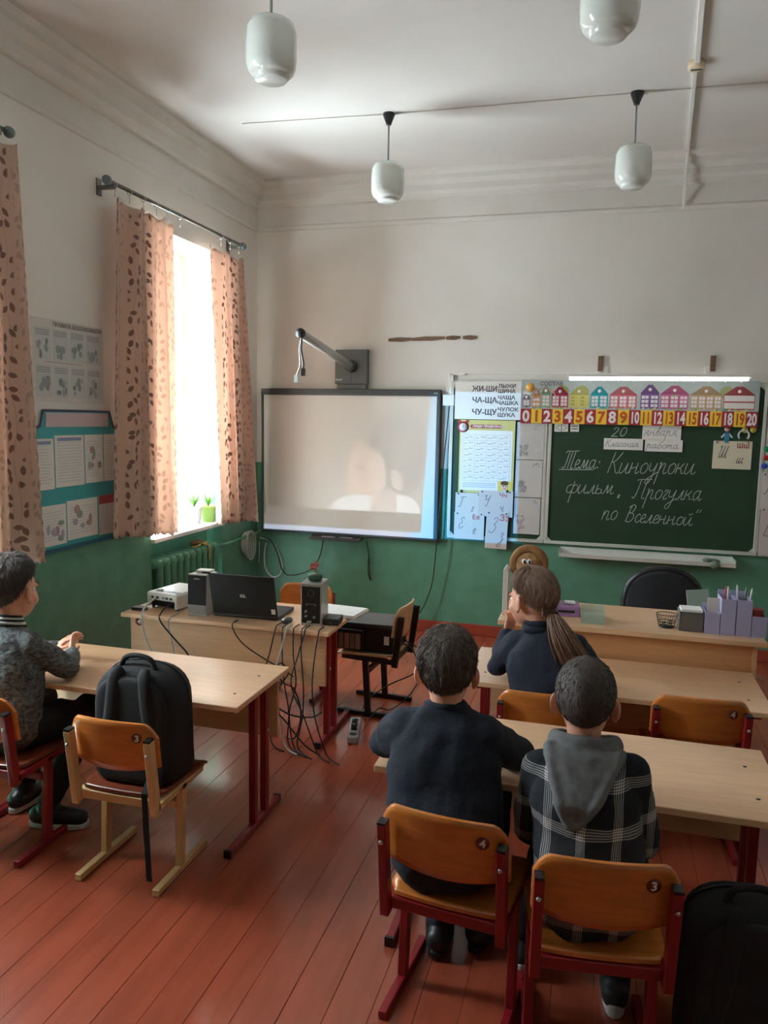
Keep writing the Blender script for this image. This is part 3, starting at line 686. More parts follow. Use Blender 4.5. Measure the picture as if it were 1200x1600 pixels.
# ---------------------------------------------------------------- sheets on the boards
YP = YB - .042
def sheet(name, label, x0, x1, z0, z1, mt, y=YP, th=.002, cat='poster', group=None, rot=0.0):
    t = thing(name, label, cat, ((x0 + x1) / 2, y, z0), 0, group); t.rotation_euler = (0, rot, 0)
    MB().bx(-(x1 - x0) / 2, (x1 - x0) / 2, -th, 0, 0, z1 - z0).build('sheet', mt, t)
    return t
t = sheet('word_poster', 'white spelling poster with large dark word pairs above left chalkboard wing', -1.10, -.597, 1.700, 1.987, M_PAPER)
MX = (-1.10 - .597) / 2
for s, px, py, sz in (('ЖИ-ШИ', 738, 611.5, .058), ('ЧА-ЩА', 737.5, 629, .058), ('ЧУ-ЩУ', 737, 647.5, .058)):
    p = on_y(px, py, YP); text_obj('words', s, sz, M_DARKINK, t, (p.x - MX, -.0025, p.z - 1.70), bold=.001, fit=.188)
for s, px, py in (('ЛЫЖИ', 778.5, 606), ('ШИНА', 778, 614), ('ЧАЩА', 777.5, 624), ('ЧАШКА', 776.5, 632.5), ('ЧУЛОК', 777, 642.5), ('ЩУКА', 777, 651)):
    p = on_y(px, py, YP); text_obj('words', s, .040, M_DARKINK, t, (p.x - MX, -.0025, p.z - 1.70), bold=.0008, fit=.027 * len(s) + .022)
t = sheet('spelling_table', 'yellow-edged spelling table with red alarm clock on left wing', -1.055, -.632, 1.135, 1.695, mat('yellow_print', srgb(212, 202, 128), .7, var=.03))
MB().bx(-.200, .195, -.0035, -.002, .02, .482).build('table_panel', M_PAPER, t)
pr = MB()
for r in range(9): quad_xz(pr, -.185, .18, .095 + r * .044, .0965 + r * .044, -.0038, srgb(170, 176, 176))
for c in range(5): quad_xz(pr, -.185 + c * .091, -.1835 + c * .091, .095, .45, -.0038, srgb(170, 176, 176))
rnd = random.Random(8)
for r in range(8):
    for c in range(4):
        for k in range(2): quad_xz(pr, -.175 + c * .091 + k * .035, -.155 + c * .091 + k * .035 + rnd.uniform(0, .02), .112 + r * .044 + k * .008, .118 + r * .044 + k * .008, -.0038, srgb(176, 184, 178))
for k in range(3): quad_xz(pr, -.18, .08, .045 + k * .014, .050 + k * .014, -.0038, srgb(176, 186, 206))
pr.build('table_print', M_PRINT, t)
MB().prism([(-.12 + .0, .498), (.105, .498), (.118, .512), (.105, .526), (-.12, .526), (-.133, .512)], 'y', -.0045, -.002).build('title_band', mat('red_title_band', srgb(170, 66, 66), .6), t)
text_obj('title', 'ПИШИ ПРАВИЛЬНО', .024, M_PAPER, t, (-.112, -.005, .504), bold=.0007)
clk = MB().lathe([(0, 0), (.042, 0), (.042, .003), (0, .003)], 28, (-.185, -.002, .505), srgb(158, 52, 66), Matrix.Rotation(PI / 2, 3, 'X')).lathe([(0, .003), (.03, .003), (.03, .004), (0, .004)], 24, (-.185, -.002, .505), srgb(226, 220, 222), Matrix.Rotation(PI / 2, 3, 'X'))
for s_ in (-1, 1): clk.ell((-.185 + s_ * .028, -.0035, .545), (.018, .001, .012), 12, 6, srgb(158, 52, 66), Matrix.Rotation(-s_ * .6, 3, 'Y'))
quad_xz(clk, -.187, -.184, .505, .525, -.0065, srgb(70, 60, 70)); quad_xz(clk, -.2, -.185, .503, .506, -.0065, srgb(70, 60, 70))
clk.build('alarm_clock_print', M_PRINT, t)
fc = MB(); quad_xz(fc, .095, .205, .0, .10, -.0041, srgb(224, 204, 96)); fc.ell((.148, -.0045, .055), (.026, .0008, .032), 16, 8, srgb(228, 186, 158)).ell((.146, -.0048, .083), (.03, .0009, .018), 16, 8, srgb(96, 62, 46)).ell((.138, -.0055, .06), (.004, .0004, .005), 8, 6, srgb(50, 40, 40)).ell((.158, -.0055, .06), (.004, .0004, .005), 8, 6, srgb(50, 40, 40)).ell((.148, -.0055, .04), (.010, .0004, .003), 8, 6, srgb(170, 80, 76)); fc.prism([(.12, .0), (.18, .0), (.165, .026), (.132, .026)], 'y', -.005, -.0042, srgb(214, 218, 222)); fc.ell((.15, -.0055, .016), (.012, .0005, .006), 8, 6, srgb(40, 60, 64)); fc.build('boy_print', M_PRINT, t)
for (xx, zz) in ((-.185, .01), (.17, .022)): MB().lathe([(0, 0), (.010, 0), (.010, .006), (0, .007)], 16, (xx, -.004, zz), None, Matrix.Rotation(PI / 2, 3, 'X')).build('magnet', M_BLACK, t)
# three pocket sheets in a column
for i, (z0, z1) in enumerate(((1.405, 1.685), (1.118, 1.40), (.835, 1.112))):
    t = sheet('pocket_sheet', ['topmost', 'middle', 'lowest'][i] + ' of three white drawing sheets in clear pockets beside chalkboard', -.618 + i * .0, -.415 - i * .004, z0, z1, M_PAPERG, YP + .006, .0015, 'sheet', 'drawing sheets on the left wing')
    MB().bx(-.100, .100, -.003, -.0016, .004, z1 - z0 - .003).build('clear_pocket', mat('clear_film', (.9, .92, .95, 1), .15, alpha=.25, coat=.5), t)
    sp = MB(); 
    for k in range(11): sp.bx(-.108, -.098, -.0035, -.001, .015 + k * .0235, .022 + k * .0235)
    sp.build('binding_holes', M_DKGREY, t)
    pr = MB(); rnd = random.Random(20 + i); cols = [(150, 146, 146), (150, 148, 148), (172, 136, 150)][i]
    for k in range(16): pr.ell((rnd.uniform(-.075, -.02), -.0018, rnd.uniform(.035, .12) if i < 2 else rnd.uniform(.04, .15)), (rnd.uniform(.006, .014), .0003, rnd.uniform(.006, .016)), 8, 6, srgb(*[c + rnd.randint(-14, 14) for c in cols]))
    for k in range(7): pr.ell((rnd.uniform(.03, .075), -.0018, rnd.uniform(.225, .26)), (rnd.uniform(.006, .012), .0003, rnd.uniform(.003, .007)), 8, 6, srgb(140, 150, 150))
    pr.build('drawing', M_PRINT, t)
# handwriting letter cards
def letter_card(label, px0, py0, px1, py1, cap, small, corner, y, mt=M_PAPERG, rot=0.0, cpos=1, wz=.40):
    p, q = on_y(px0, py1, y), on_y(px1, py0, y); w, hgt = q.x - p.x, q.z - p.z
    t = sheet('letter_card', label, p.x, q.x, p.z, q.z, mt, y, .002, 'card', 'handwriting letter cards', rot)
    for ch_, ax_, az_, xh_ in ((cap, -w * .36, hgt * wz, hgt * .21), (small, w * .12, hgt * (wz - .18), hgt * .20)):
        mb = MB(); handwrite(mb, ch_, ax_, az_, xh_, -.0024, .0021); mb.build('cursive_letter', M_INK, t)
    if corner: text_obj('printed_letters', corner, hgt * .24, M_REDINK, t, (w * .10 if cpos else w * .18, -.0025, hgt * .76), bold=.0006)
    for xx in (-w * .4, w * .4): MB().lathe([(0, 0), (.006, 0), (.005, .005), (0, .006)], 12, (xx, -.002, hgt * .95), None, Matrix.Rotation(PI / 2, 3, 'X')).build('pin', M_DKGREY, t)
    return t
letter_card('white card with cursive letters Г г on the left wing', 711, 771, 752, 806, 'Г', 'г', None, YP)
letter_card('white card with cursive letters Е е at the lower left corner of the left wing', 709, 802, 757, 841, 'Е', 'е', 'Ее', YP - .003)
letter_card('greyish card with cursive letters Ч ч and red corner letters', 747, 768, 802, 806, 'Ч', 'ч', 'Чч', YP - .006, mat('beige_card', srgb(206, 196, 190), .8))
letter_card('greyish tilted card with cursive letters З з hanging lowest over the green wall', 757, 800, 793, 856, 'З', 'з', 'Зз', YP - .009, mat('beige_card', srgb(206, 196, 190), .8), .03, 1, .42)
M_CREAMC = mat('cream_card', srgb(226, 220, 196), .8, var=.04)
letter_card('cream card with cursive letters Ш ш at the right of the chalkboard', 1112, 690, 1176, 732, 'Ш', 'ш', 'Шш', YP + .012, M_CREAMC)
def word_card(label, px0, py0, px1, py1, word, y=YB - .030):
    p, q = on_y(px0, py1, y), on_y(px1, py0, y); w, hgt = q.x - p.x, q.z - p.z
    t = sheet('word_card', label, p.x, q.x, p.z, q.z, M_PAPER, y, .002, 'card', 'word cards on the chalkboard')
    if word:
        mb = MB(); handwrite(mb, word, -w * .46, hgt * .28, hgt * .32, -.0024, .0018, length=w * .86); mb.build('cursive_word', M_INKB, t)
    return t, w, hgt
word_card('white card with the month word beside the chalked number', 1003, 664, 1065, 687, 'января')
word_card('white card with first heading word under the chalked number', 943, 686, 1005, 702, 'Классная')
word_card('white card with second heading word under the month card', 1007, 688, 1067, 705, 'работа')
for (a, b, s, nm) in ((866, 877, '<', 'less-than'), (877.5, 888, '>', 'greater-than'), (891, 905, '=', 'equals')):
    t, w, hgt = word_card('small white card with %s sign at the top left of the chalkboard' % nm, a, 662, b, 674.5, None)
    mb = MB()
    if s == '=':
        for zz in (.35, .68): mb.bx(-w * .36, w * .36, -.0026, -.002, hgt * zz - .003, hgt * zz + .003)
    else:
        d = 1 if s == '<' else -1; mb.tube([(d * w * .3, -.0022, hgt * .8), (-d * w * .3, -.0022, hgt * .5), (d * w * .3, -.0022, hgt * .2)], .0022, 4)
    mb.build('sign', M_DARKINK, t)
# magnets
y0 = YB - .030
p = on_y(1135, 692, y0); t = thing('figure_magnet', 'paper boy figure magnet with blue dungarees on the chalkboard', 'magnet', tuple(p))
MB().lathe([(0, 0), (.02, 0), (.02, .004), (0, .004)], 20, (0, 0, .098), srgb(228, 188, 176), Matrix.Rotation(PI / 2, 3, 'X')).ell((0, -.004, .112), (.021, .0012, .011), 14, 6, srgb(130, 70, 76)).build('head', M_PRINT, t)
MB().prism([(-.016, .072), (.016, .072), (.018, .03), (.012, 0), (.003, 0), (0, .028), (-.003, 0), (-.012, 0), (-.018, .03)], 'y', -.004, 0, srgb(60, 130, 168)).build('dungarees', M_PRINT, t)
for s_ in (-1, 1): MB().prism([(s_ * .014, .072), (s_ * .04, .04), (s_ * .033, .033), (s_ * .012, .055)], 'y', -.0035, 0, srgb(214, 222, 226)).build('arm', M_PRINT, t)
for px, py, lb in ((1164, 672, 'yellow smiley magnet left of the pair at the top right of the chalkboard'), (1177, 671.5, 'yellow smiley magnet right of the pair, partly under the number strip')):
    p = on_y(px, py, y0); t = thing('smiley_magnet', lb, 'magnet', tuple(p), 0, 'yellow magnets')
    MB().lathe([(0, 0), (.021, 0), (.020, .006), (0, .009)], 22, (0, 0, 0), None, Matrix.Rotation(PI / 2, 3, 'X')).build('disc', mat('yellow_plastic', srgb(220, 204, 74), .4), t)
    MB().ell((-.006, -.009, .006), (.002, .001, .003), 8, 6).ell((.006, -.009, .006), (.002, .001, .003), 8, 6).tube([(-.008, -.0085, -.004), (0, -.0092, -.009), (.008, -.0085, -.004)], .0012, 5).build('face', M_DARKINK, t)
p = on_y(1162, 682, y0); t = thing('horseshoe_magnet', 'pale horseshoe shaped magnet above the cream letter card', 'magnet', tuple(p))
MB().tube([(.034 * math.cos(a), -.004, .008 + .034 * math.sin(a)) for a in [PI * (-.22 + 1.44 * k / 16) for k in range(17)]], .0065, 8).build('arch', mat('pale_grey_paint', srgb(200, 206, 208), .5), t)
for s_ in (-1, 1): MB().ell((s_ * .028, -.005, -.010), (.009, .004, .010), 10, 6).build('end', M_GREY, t)

# number strip 0..20 and number-house poster
nx0, nx1, nz0, nz1 = -.595, 1.038, 1.678, 1.786; cw = (nx1 - nx0) / 21; y0 = YP - .004
ns = thing('number_strip', 'red and yellow strip of number cards from 0 to 20', 'number strip', (nx0, y0, nz0))
M_NR = mat('crimson_card', srgb(166, 44, 54), .6, var=.04); M_NY = mat('yellow_card', srgb(240, 204, 62), .6, var=.04)
M_NW = mat('white_digit', srgb(240, 232, 232), .7); M_NO = mat('rust_digit', srgb(186, 88, 36), .7)
for i in range(21):
    c = MB().bx(.0006, cw - .0006, -.002 - .0003 * (i % 2), 0, .001 * (i % 2), nz1 - nz0).build('number_card', M_NY if i % 2 else M_NR, ns, 0, 2, (i * cw, 0, 0))
    s = str(i); text_obj('digit', s, .112, M_NO if i % 2 else M_NW, c, (cw / 2, -.0028, .016), bold=.0042, align='CENTER', squeeze=.92 if i < 10 else .56)
hp = sheet('number_house_poster', 'colourful number-house poster above the number strip', nx0, nx1, nz1, 2.0, mat('pale_sky_print', srgb(176, 190, 188), .7, var=.12, vscale=6), y0 + .001)
hw2 = (nx1 - nx0) / 2; hx = lambda px: on_y(px, 620, y0).x - (nx0 + nx1) / 2
pr = MB(); rnd = random.Random(12)
HS = [(817, 829, .10, (150, 132, 158)), (831, 845, .14, (206, 150, 108)), (846, 860, .155, (140, 168, 130)), (862, 888, .15, (178, 56, 84)), (890, 920, .15, (206, 200, 116)), (923, 950, .155, (46, 166, 178)), (953, 995, .155, (200, 110, 120)), (1001, 1030, .17, (122, 88, 146)), (1032, 1076, .165, (190, 98, 140)), (1079, 1128, .16, (190, 160, 122)), (1131, 1180, .16, (176, 78, 84))]
for n_, (a, b, ht, c) in enumerate(HS):
    a, b = hx(a), hx(b); w = b - a; C = srgb(*c); eav = ht * .70
    quad_xz(pr, a, b, .012, eav, -.0026, C); roof = srgb(*[max(0, int(v * .82)) for v in c])
    pr.prism([(a - .004, eav), (b + .004, eav), ((a + b) / 2 + w * .12, ht + .012), ((a + b) / 2 - w * .12, ht + .012)], 'y', -.0032, -.002, roof)
    pr.lathe([(0, 0), (.012, 0), (.012, .001), (0, .001)], 16, ((a + b) / 2, -.0032, eav + (ht - eav) * .55), srgb(232, 224, 224), Matrix.Rotation(PI / 2, 3, 'X'))
    if n_ == 10:
        for k in range(2): quad_xz(pr, a + .004, b - .004, .02 + k * .05, .06 + k * .05, -.0034, srgb(226, 222, 218))
        continue
    cols = max(1, int(w / .05)); rows = 3 if eav > .1 else 2
    for r in range(rows):
        for k in range(cols):
            cwid = w / cols; x_ = a + k * cwid + cwid * .12; z_ = .024 + r * (eav - .03) / rows
            if n_ == 4:
                quad_xz(pr, x_ + .006, x_ + .012, z_ + .006, z_ + .018, -.0034, srgb(120, 120, 70)); quad_xz(pr, x_ + .02, x_ + .026, z_ + .006, z_ + .018, -.0034, srgb(120, 120, 70)); continue
            for hlf in (0, 1): quad_xz(pr, x_ + hlf * cwid * .40, x_ + cwid * (.34 + hlf * .40), z_, z_ + .021, -.0034, srgb(228, 224, 226))
for k in range(70):
    g = rnd.choice([(222, 170, 70), (228, 214, 110), (110, 166, 110), (230, 224, 220), (206, 120, 100), (80, 150, 120)])
    pr.ell((rnd.uniform(-hw2 + .01, hw2 - .02), -.0036, rnd.uniform(.005, .018)), (rnd.uniform(.004, .010), .0005, rnd.uniform(.004, .008)), 8, 4, srgb(*g))
pr.lathe([(0, 0), (.034, 0), (.034, .001), (0, .001)], 20, (-hw2 + .062, -.0022, .158), srgb(234, 176, 84), Matrix.Rotation(PI / 2, 3, 'X'))
pr.ell((-hw2 + .03, -.003, .118), (.022, .0006, .012), 12, 6, srgb(232, 234, 234)); pr.ell((-hw2 + .05, -.0032, .112), (.018, .0006, .010), 12, 6, srgb(232, 234, 234))
pr.tube([(-hw2 + .17 + .085 * math.cos(a), -.0024, .07 + .085 * math.sin(a)) for a in [PI * k / 14 for k in range(15)]], .005, 4, True, srgb(196, 170, 150))
for k, (xx, c) in enumerate(((.30, (150, 158, 96)), (.44, (160, 166, 110)), (1.08, (150, 158, 110)), (1.30, (176, 140, 110)), (1.42, (150, 160, 110)))): pr.ell((-hw2 + xx, -.0023, .13), (.045, .0004, .045), 14, 6, srgb(*c))
pr.build('house_print', M_PRINTG, hp)
text_obj('title', 'СОСТАВ', .040, mat('brown_grey_print', srgb(132, 112, 118), .8), hp, (hx(843), -.003, .172), bold=.0012)

# sheets on the right wing, only their left edges show
t = sheet('rule_poster', 'pale poster with purple ring at the right edge of the picture', 1.15, 1.62, 1.32, 1.70, mat('pale_blue_print', srgb(196, 212, 222), .7))
MB().lathe([(.085 + .006 * math.cos(a), .002 * math.sin(a)) for a in [k * PI / 3 for k in range(6)]], 36, (-.07, -.003, .20), None, Matrix.Rotation(PI / 2, 3, 'X'), True).build('ring_print', mat('purple_print', srgb(120, 60, 130), .7), t)
for px, py, c, nm in ((1197, 702, (34, 140, 90), 'green'), (1196, 715, (186, 52, 50), 'red'), (1193.5, 728, (40, 72, 190), 'blue')):
    p = on_y(px, py, YB - .030); t = thing('board_magnet', 'round %s magnet on the right wing of the chalkboard' % nm, 'magnet', (p.x, YB - .048, p.z), 0, 'coloured magnets on the right wing')
    MB().lathe([(0, 0), (.020, 0), (.020, .008), (.014, .012), (0, .012)], 20, (0, 0, 0), None, Matrix.Rotation(PI / 2, 3, 'X')).build('cap', mat('magnet_' + nm, srgb(*c), .35), t)
    MB().lathe([(0, 0), (.016, 0), (.016, .006), (0, .006)], 16, (0, .005, 0), None, Matrix.Rotation(PI / 2, 3, 'X')).build('magnet_core', M_DKGREY, t)
letter_card('white card with cursive letters at the right edge of the picture', 1186.5, 740, 1240, 795, 'П', 'п', None, YP)
letter_card('beige card with cursive letters at the lower right edge beside the chalkboard', 1183.5, 795, 1238, 866, 'Л'.replace('Л', 'В'), 'в', None, YP - .003, mat('beige_card', srgb(206, 196, 190), .8))

# ---------------------------------------------------------------- cables on the wall in the corner
c0_ = on_x(389, 847, XL + .035); cc = thing('cable_coil', 'coil of pale cable hung on the green wall in the corner', 'cable', c0_)
cm = MB()
for k in range(5):
    a_, b_ = .060 + .006 * k, .085 + .009 * k
    cm.tube([(.002 + .010 * (k - 2), -.02 + .008 * (k - 2) + a_ * math.cos(q), -.006 * k + b_ * math.sin(q)) for q in [2 * PI * i / 28 for i in range(29)]], .0055, 6)
cm.build('coil', M_CABLEW, cc)
wl_ = lambda *ps: [on_y(px, py, YB - .03) - c0_ for px, py in ps]
MB().tube(smoothpath([V_ for V_ in wl_((406, 840), (424, 846), (436, 866), (441, 885), (437, 898), (425, 901), (415, 888), (413, 866), (416, 848))], 6), .006, 6).build('loop', M_CABLEW, cc)
MB().tube(smoothpath(wl_((405, 846), (405, 862), (404, 880)), 5), .005, 6).build('tail', M_CABLEW, cc)
tag(MB().tube(smoothpath([on_y(px, py, YB - .045) for px, py in ((505, 843), (500, 868), (488, 888), (468, 897), (449, 898), (440, 888), (434, 866), (424, 846), (412, 839))], 6), .005, 6).build('whiteboard_cable', M_CABLEB), 'black cable drooping on the green wall under the whiteboard', 'cable')
tag(MB().tube(smoothpath([(-1.80, YB - .03, .71), (-1.775, YB - .03, .58), (-1.765, YB - .03, .42), (-1.75, YB - .03, .38)], 5), .0045, 6).tube(smoothpath([(-1.775, YB - .03, .6), (-1.78, YB - .03, .45), (-1.76, YB - .03, .38)], 5), .004, 6).build('hanging_lead', M_CABLEB), 'short dark lead hanging below the whiteboard tray', 'cable')
# ---------------------------------------------------------------- furniture
def slab(fn, nu, nv, th, uvrange=((0, 1), (0, 1))):
    """curved board: fn(u,v) -> (point, normal); one closed mesh"""
    mb = MB(); top, bot = [], []
    for j in range(nv + 1):
        for i in range(nu + 1):
            p, n = fn(i / nu, j / nv); p, n = Vector(p), Vector(n).normalized()
            top.append(p + n * th / 2); bot.append(p - n * th / 2)
    N = len(top); W = nu + 1
    fs = [(j * W + i, j * W + i + 1, (j + 1) * W + i + 1, (j + 1) * W + i) for j in range(nv) for i in range(nu)]
    fs += [tuple(N + q for q in reversed(f)) for f in list(fs)]
    mb.add(top + bot, fs, None, True)
    ed = []
    for i in range(nu): ed += [(i, i + 1), (nv * W + i + 1, nv * W + i)]
    for j in range(nv): ed += [((j + 1) * W, j * W), (j * W + nu, (j + 1) * W + nu)]
    for a, b in ed: mb.f.append((a, N + a, N + b, b)); mb.c.append(None); mb.sm.append(False)
    return mb
def make_chair(label, loc, rz, s=.38, w=.165, frame=None, seatm=None, backm=None, num=None, group='school chairs'):
    frame = frame or M_RED; seatm = seatm or M_PLY; backm = backm or M_PLY
    t = thing('school_chair', label, 'chair', loc, rz, group); tb = .026
    for sx in (-1, 1):
        x = sx * w
        MB().bx(x - tb / 2, x + tb / 2, -.02, .335, 0.001, .026).build('runner', frame, t, .003)
        MB().bar((x, .15, .026), (x, .17, s - .02), tb, .034, (0, 1, 0)).build('leg', frame, t, .003)
        MB().bar((x, -.005, s - .034), (x, .31, s - .024), tb, .026).build('seat_rail', frame, t, .003)
        p = MB().bar((x, -.004, s - .06), (x, -.040, s + .225), tb, .034, (0, 1, 0)).build('back_post', frame, t, .003)
        MB().bar((x, -.0402, s + .224), (x, -.0406, s + .232), tb - .002, .032, (0, 1, 0)).build('post_cap', M_BLACK, p)
        MB().lathe([(0, 0), (.007, 0), (.005, .004), (0, .005)], 10, (x, -.054, s + .175), None, Matrix.Rotation(PI / 2, 3, 'X')).build('bolt', M_STEEL, p)
    MB().bx(-w + tb / 2, w - tb / 2, .145, .168, s - .115, s - .085).build('stretcher', frame, t, .003)
    MB().bx(-w + tb / 2, w - tb / 2, .0, .022, s - .046, s - .014).build('stretcher', frame, t, .003)
    def seat(u, v):
        x = (u - .5) * 2 * (w + .022 * v + .002); y = .004 + v * .35; a = (u - .5) * 2
        edge = max(0, v - .85) / .15
        rnd_ = 1 - .10 * max(0, abs(a) - .8) / .2 * (1 if v > .9 or v < .1 else 0)
        z = s - .004 - .012 * (1 - a * a) * math.sin(PI * min(1, v * 1.05)) - .02 * edge * edge
        if v < .001: y += .012 * a * a
        return (x * rnd_, y, z), (0, 0, 1)
    slab(seat, 14, 14, .011).build('seat', seatm, t)
    bw = w + .014
    def back(u, v):
        a = (u - .5) * 2; x = a * bw
        c = 1 - max(0, abs(a) - .78) / .22 * .0
        zt = s + .282 - .050 * max(0, abs(a) - .74) ** 2 / .0676 - .008 * a * a; zb = s + .095 + .018 * a * a
        z = zb + (zt - zb) * v; tilt = -.126 * (z - s)
        y = .024 + tilt - .034 * (1 - a * a)
        return (x, y, z), (.34 * a, -1 * -1, .12)
    bk = slab(back, 26, 8, .010).build('backrest', backm, t)
    if num:
        x = .62 * bw; z = s + .225; a = .62; y = .024 - .126 * .225 - .034 * (1 - a * a) - .0062
        rot = Matrix.Rotation(math.atan(2 * .034 * a / bw), 3, 'Z') @ Matrix.Rotation(PI / 2 + .12, 3, 'X')
        d = MB().lathe([(0, -.001), (.0185, -.001), (.0185, .0012), (0, .0012)], 24, (x, y, z), None, rot).build('number_disc', M_DISC, bk)
        xd = rot @ Vector((1, 0, 0)); yd = rot @ Vector((0, 1, 0)); nd = rot @ Vector((0, 0, 1))
        text_obj('digit', num, .034, M_PAPER, d, Vector((x, y, z)) + nd * .0016 - yd * .0115, xd, yd, .0006, 'CENTER')
    return t

def make_desk(label, cx, cy, rz=0.0, h=.62, w=1.2, d=.505, num=None, frame=None):
    frame = frame or M_RED
    t = thing('school_desk', label, 'desk', (cx, cy, 0), rz, 'two-seat school desks')
    top = MB().bx(-w / 2, w / 2, -d / 2, d / 2, h - .022, h).build('desk_top', M_LAM, t, .003)
    for sx in (-1, 1):
        for yy in (-.12, .10): MB().lathe([(0, 0), (.006, 0), (.006, .0012), (0, .0012)], 12, (sx * (w / 2 - .075), yy, h - .0002)).build('screw', M_DKGREY, top)
    pn = MB().bx(-w / 2 + .03, w / 2 - .03, d / 2 - .062, d / 2 - .046, h - .30, h - .022).build('modesty_panel', M_LAM2, t, .002)
    for sx in (-1, 1): MB().lathe([(0, 0), (.006, 0), (.005, .003), (0, .003)], 10, (sx * (w / 2 - .06), d / 2 - .046, h - .05), None, Matrix.Rotation(-PI / 2, 3, 'X')).build('screw', M_STEEL, pn)
    for sx in (-1, 1):
        x = sx * (w / 2 - .055)
        MB().bx(x - .014, x + .014, -.225, .245, .001, .030).build('runner', frame, t, .003)
        for sy in (-.225, .245): MB().bx(x - .015, x + .015, sy - .006, sy + .006, 0, .032).build('runner_cap', M_BLACK, t)
        MB().bx(x - .014, x + .014, -.012, .018, .03, h - .045).build('leg', frame, t, .002)
        l2 = MB().bx(x - .014, x + .014, .095, .128, .03, h - .045).build('leg', frame, t, .002)
        MB().lathe([(0, 0), (.008, 0), (.006, .006), (0, .007)], 12, (x + sx * .014, .11, h * .62), None, Matrix.Rotation(sx * PI / 2, 3, 'Y')).build('bolt', M_STEEL, l2)
        MB().bx(x - .016, x + .016, -.2, .2, h - .047, h - .022).build('top_rail', frame, t, .002)
    if num:
        dd = MB().lathe([(0, 0), (.024, 0), (.024, .0015), (0, .0015)], 24, (w / 2 - .085, d / 2 - .046, h - .052), None, Matrix.Rotation(-PI / 2, 3, 'X')).build('number_disc', M_DISC, pn)
        text_obj('digit', num, .040, M_PAPER, dd, (w / 2 - .085, d / 2 - .0442, h - .066), (-1, 0, 0), (0, 0, 1), .0006, 'CENTER')
    return t
make_desk('empty-topped school desk at the left where the boy in grey sits', -1.853, 2.747)
make_desk('school desk carrying the laptop, seen from its panel side under the whiteboard', -1.873, 3.797, PI, num='4')
make_desk('school desk in the second row where the two boys sit', -.035, 2.452)
make_desk('school desk in front of the teacher desk where the girl sits', .09, 3.352, 0, .61)
# teacher desk
td = thing('teacher_desk', 'wide beech desk of the teacher in front of the chalkboard', 'desk', (.155, 3.62, 0))
MB().bx(-.59, .59, -.02, .47, .727, .752).build('desk_top', M_LAM, td, .003)
MB().bx(-.545, .545, .02, .038, .12, .727).build('front_panel', mat('warm_beech_panel', srgb(214, 158, 108), .45, var=.10, vscale=4, stretch=(1.2, 14, 14)), td, .002)
for xx in (-.555, .537): MB().bx(xx, xx + .018, .0, .44, 0, .727).build('side_panel', M_LAM2, td, .002)

make_chair('cream framed school chair with dark seat carrying the black backpack', (-1.600, 2.245, 0), 0, .36, .160, M_CRM, M_PLYD, M_PLY, '3', 'school chairs at the left desk')
make_chair('red framed school chair at the left edge with the boy in grey', (-2.20, 2.245, 0), 0.0, .38, .170, None, M_PLYD, None, '4', 'school chairs at the left desk')
make_chair('red framed school chair with disc number 4 under the boy in navy sweater', (-.352, 1.925, 0), -.11, .38, .165, None, None, None, '4', 'school chairs of the second row')
make_chair('red framed school chair with disc number 3 under the boy in plaid shirt', (.063, 1.855, 0), .13, .37, .162, None, None, None, '3', 'school chairs of the second row')
make_chair('school chair under the girl with the ponytail', (-.165, 2.955, 0), .03, .375, .165, None, None, None, None, 'school chairs at the girl desk')
make_chair('empty red framed school chair with disc number 4 beside the girl', (.418, 3.070, 0), .05, .385, .165, None, None, None, '4', 'school chairs at the girl desk')
make_chair('orange backed school chair behind the laptop desk', (-1.755, 4.47, 0), PI, .36, .165, None, None, None, None, 'chairs by the laptop desk')
make_chair('black framed school chair turned sideways holding the printer', (-1.055, 4.205, 0), PI / 2 - .05, .365, .155, M_BLKM, mat('pale_plywood', srgb(206, 172, 130), .4, var=.12, stretch=(2, 14, 14)), mat('pale_plywood', srgb(206, 172, 130), .4), None, 'chairs by the laptop desk')
# office chair behind the teacher desk
oc = thing('office_chair', 'black office chair with rounded back behind the teacher desk', 'chair', (.385, 4.62, 0))
def ob(u, v):
    a = (u - .5) * 2; zt = .862 - .19 * (1 - math.sqrt(max(0, 1 - abs(a) ** 2.2))); z = .48 + (zt - .48) * v
    return (a * .205, .0 + .05 * (z - .5) - .03 * (1 - a * a), z), (0, -1, .05)
slab(ob, 28, 14, .05).build('backrest', mat('black_upholstery', srgb(38, 40, 44), .8, var=.15, bump=.2, bscale=200), oc)
rim = [Vector(ob(u, 1)[0]) for u in [k / 28 for k in range(29)]]
MB().tube([Vector(ob(0, v)[0]) for v in (0, .25, .5, .75)] + rim + [Vector(ob(1, v)[0]) for v in (.75, .5, .25, 0)], .026, 8).build('back_edge', M_BLACK, oc)
MB().ell((0, -.24, .44), (.22, .21, .045), 24, 10).build('seat', MATS['black_upholstery'], oc)
MB().tube([(0, -.22, .06), (0, -.22, .42)], .025, 12).build('gas_column', M_BLACK, oc)
MB().bar((0, .0, .52), (0, -.06, .40), .06, .012).bar((0, -.06, .40), (0, -.22, .40), .06, .012).build('back_bar', M_BLACK, oc)
for k in range(5):
    a = k * 2 * PI / 5 + .3; e_ = (.27 * math.cos(a), -.22 + .27 * math.sin(a))
    b = MB().bar((0, -.22, .075), (e_[0], e_[1], .06), .045, .025).build('base_arm', M_BLACK, oc, .004)
    MB().lathe([(0, -.02), (.026, -.02), (.028, 0), (.026, .02), (0, .02)], 14, (e_[0], e_[1], .028), None, Matrix.Rotation(PI / 2, 3, 'X')).build('castor', M_BLACK, b)

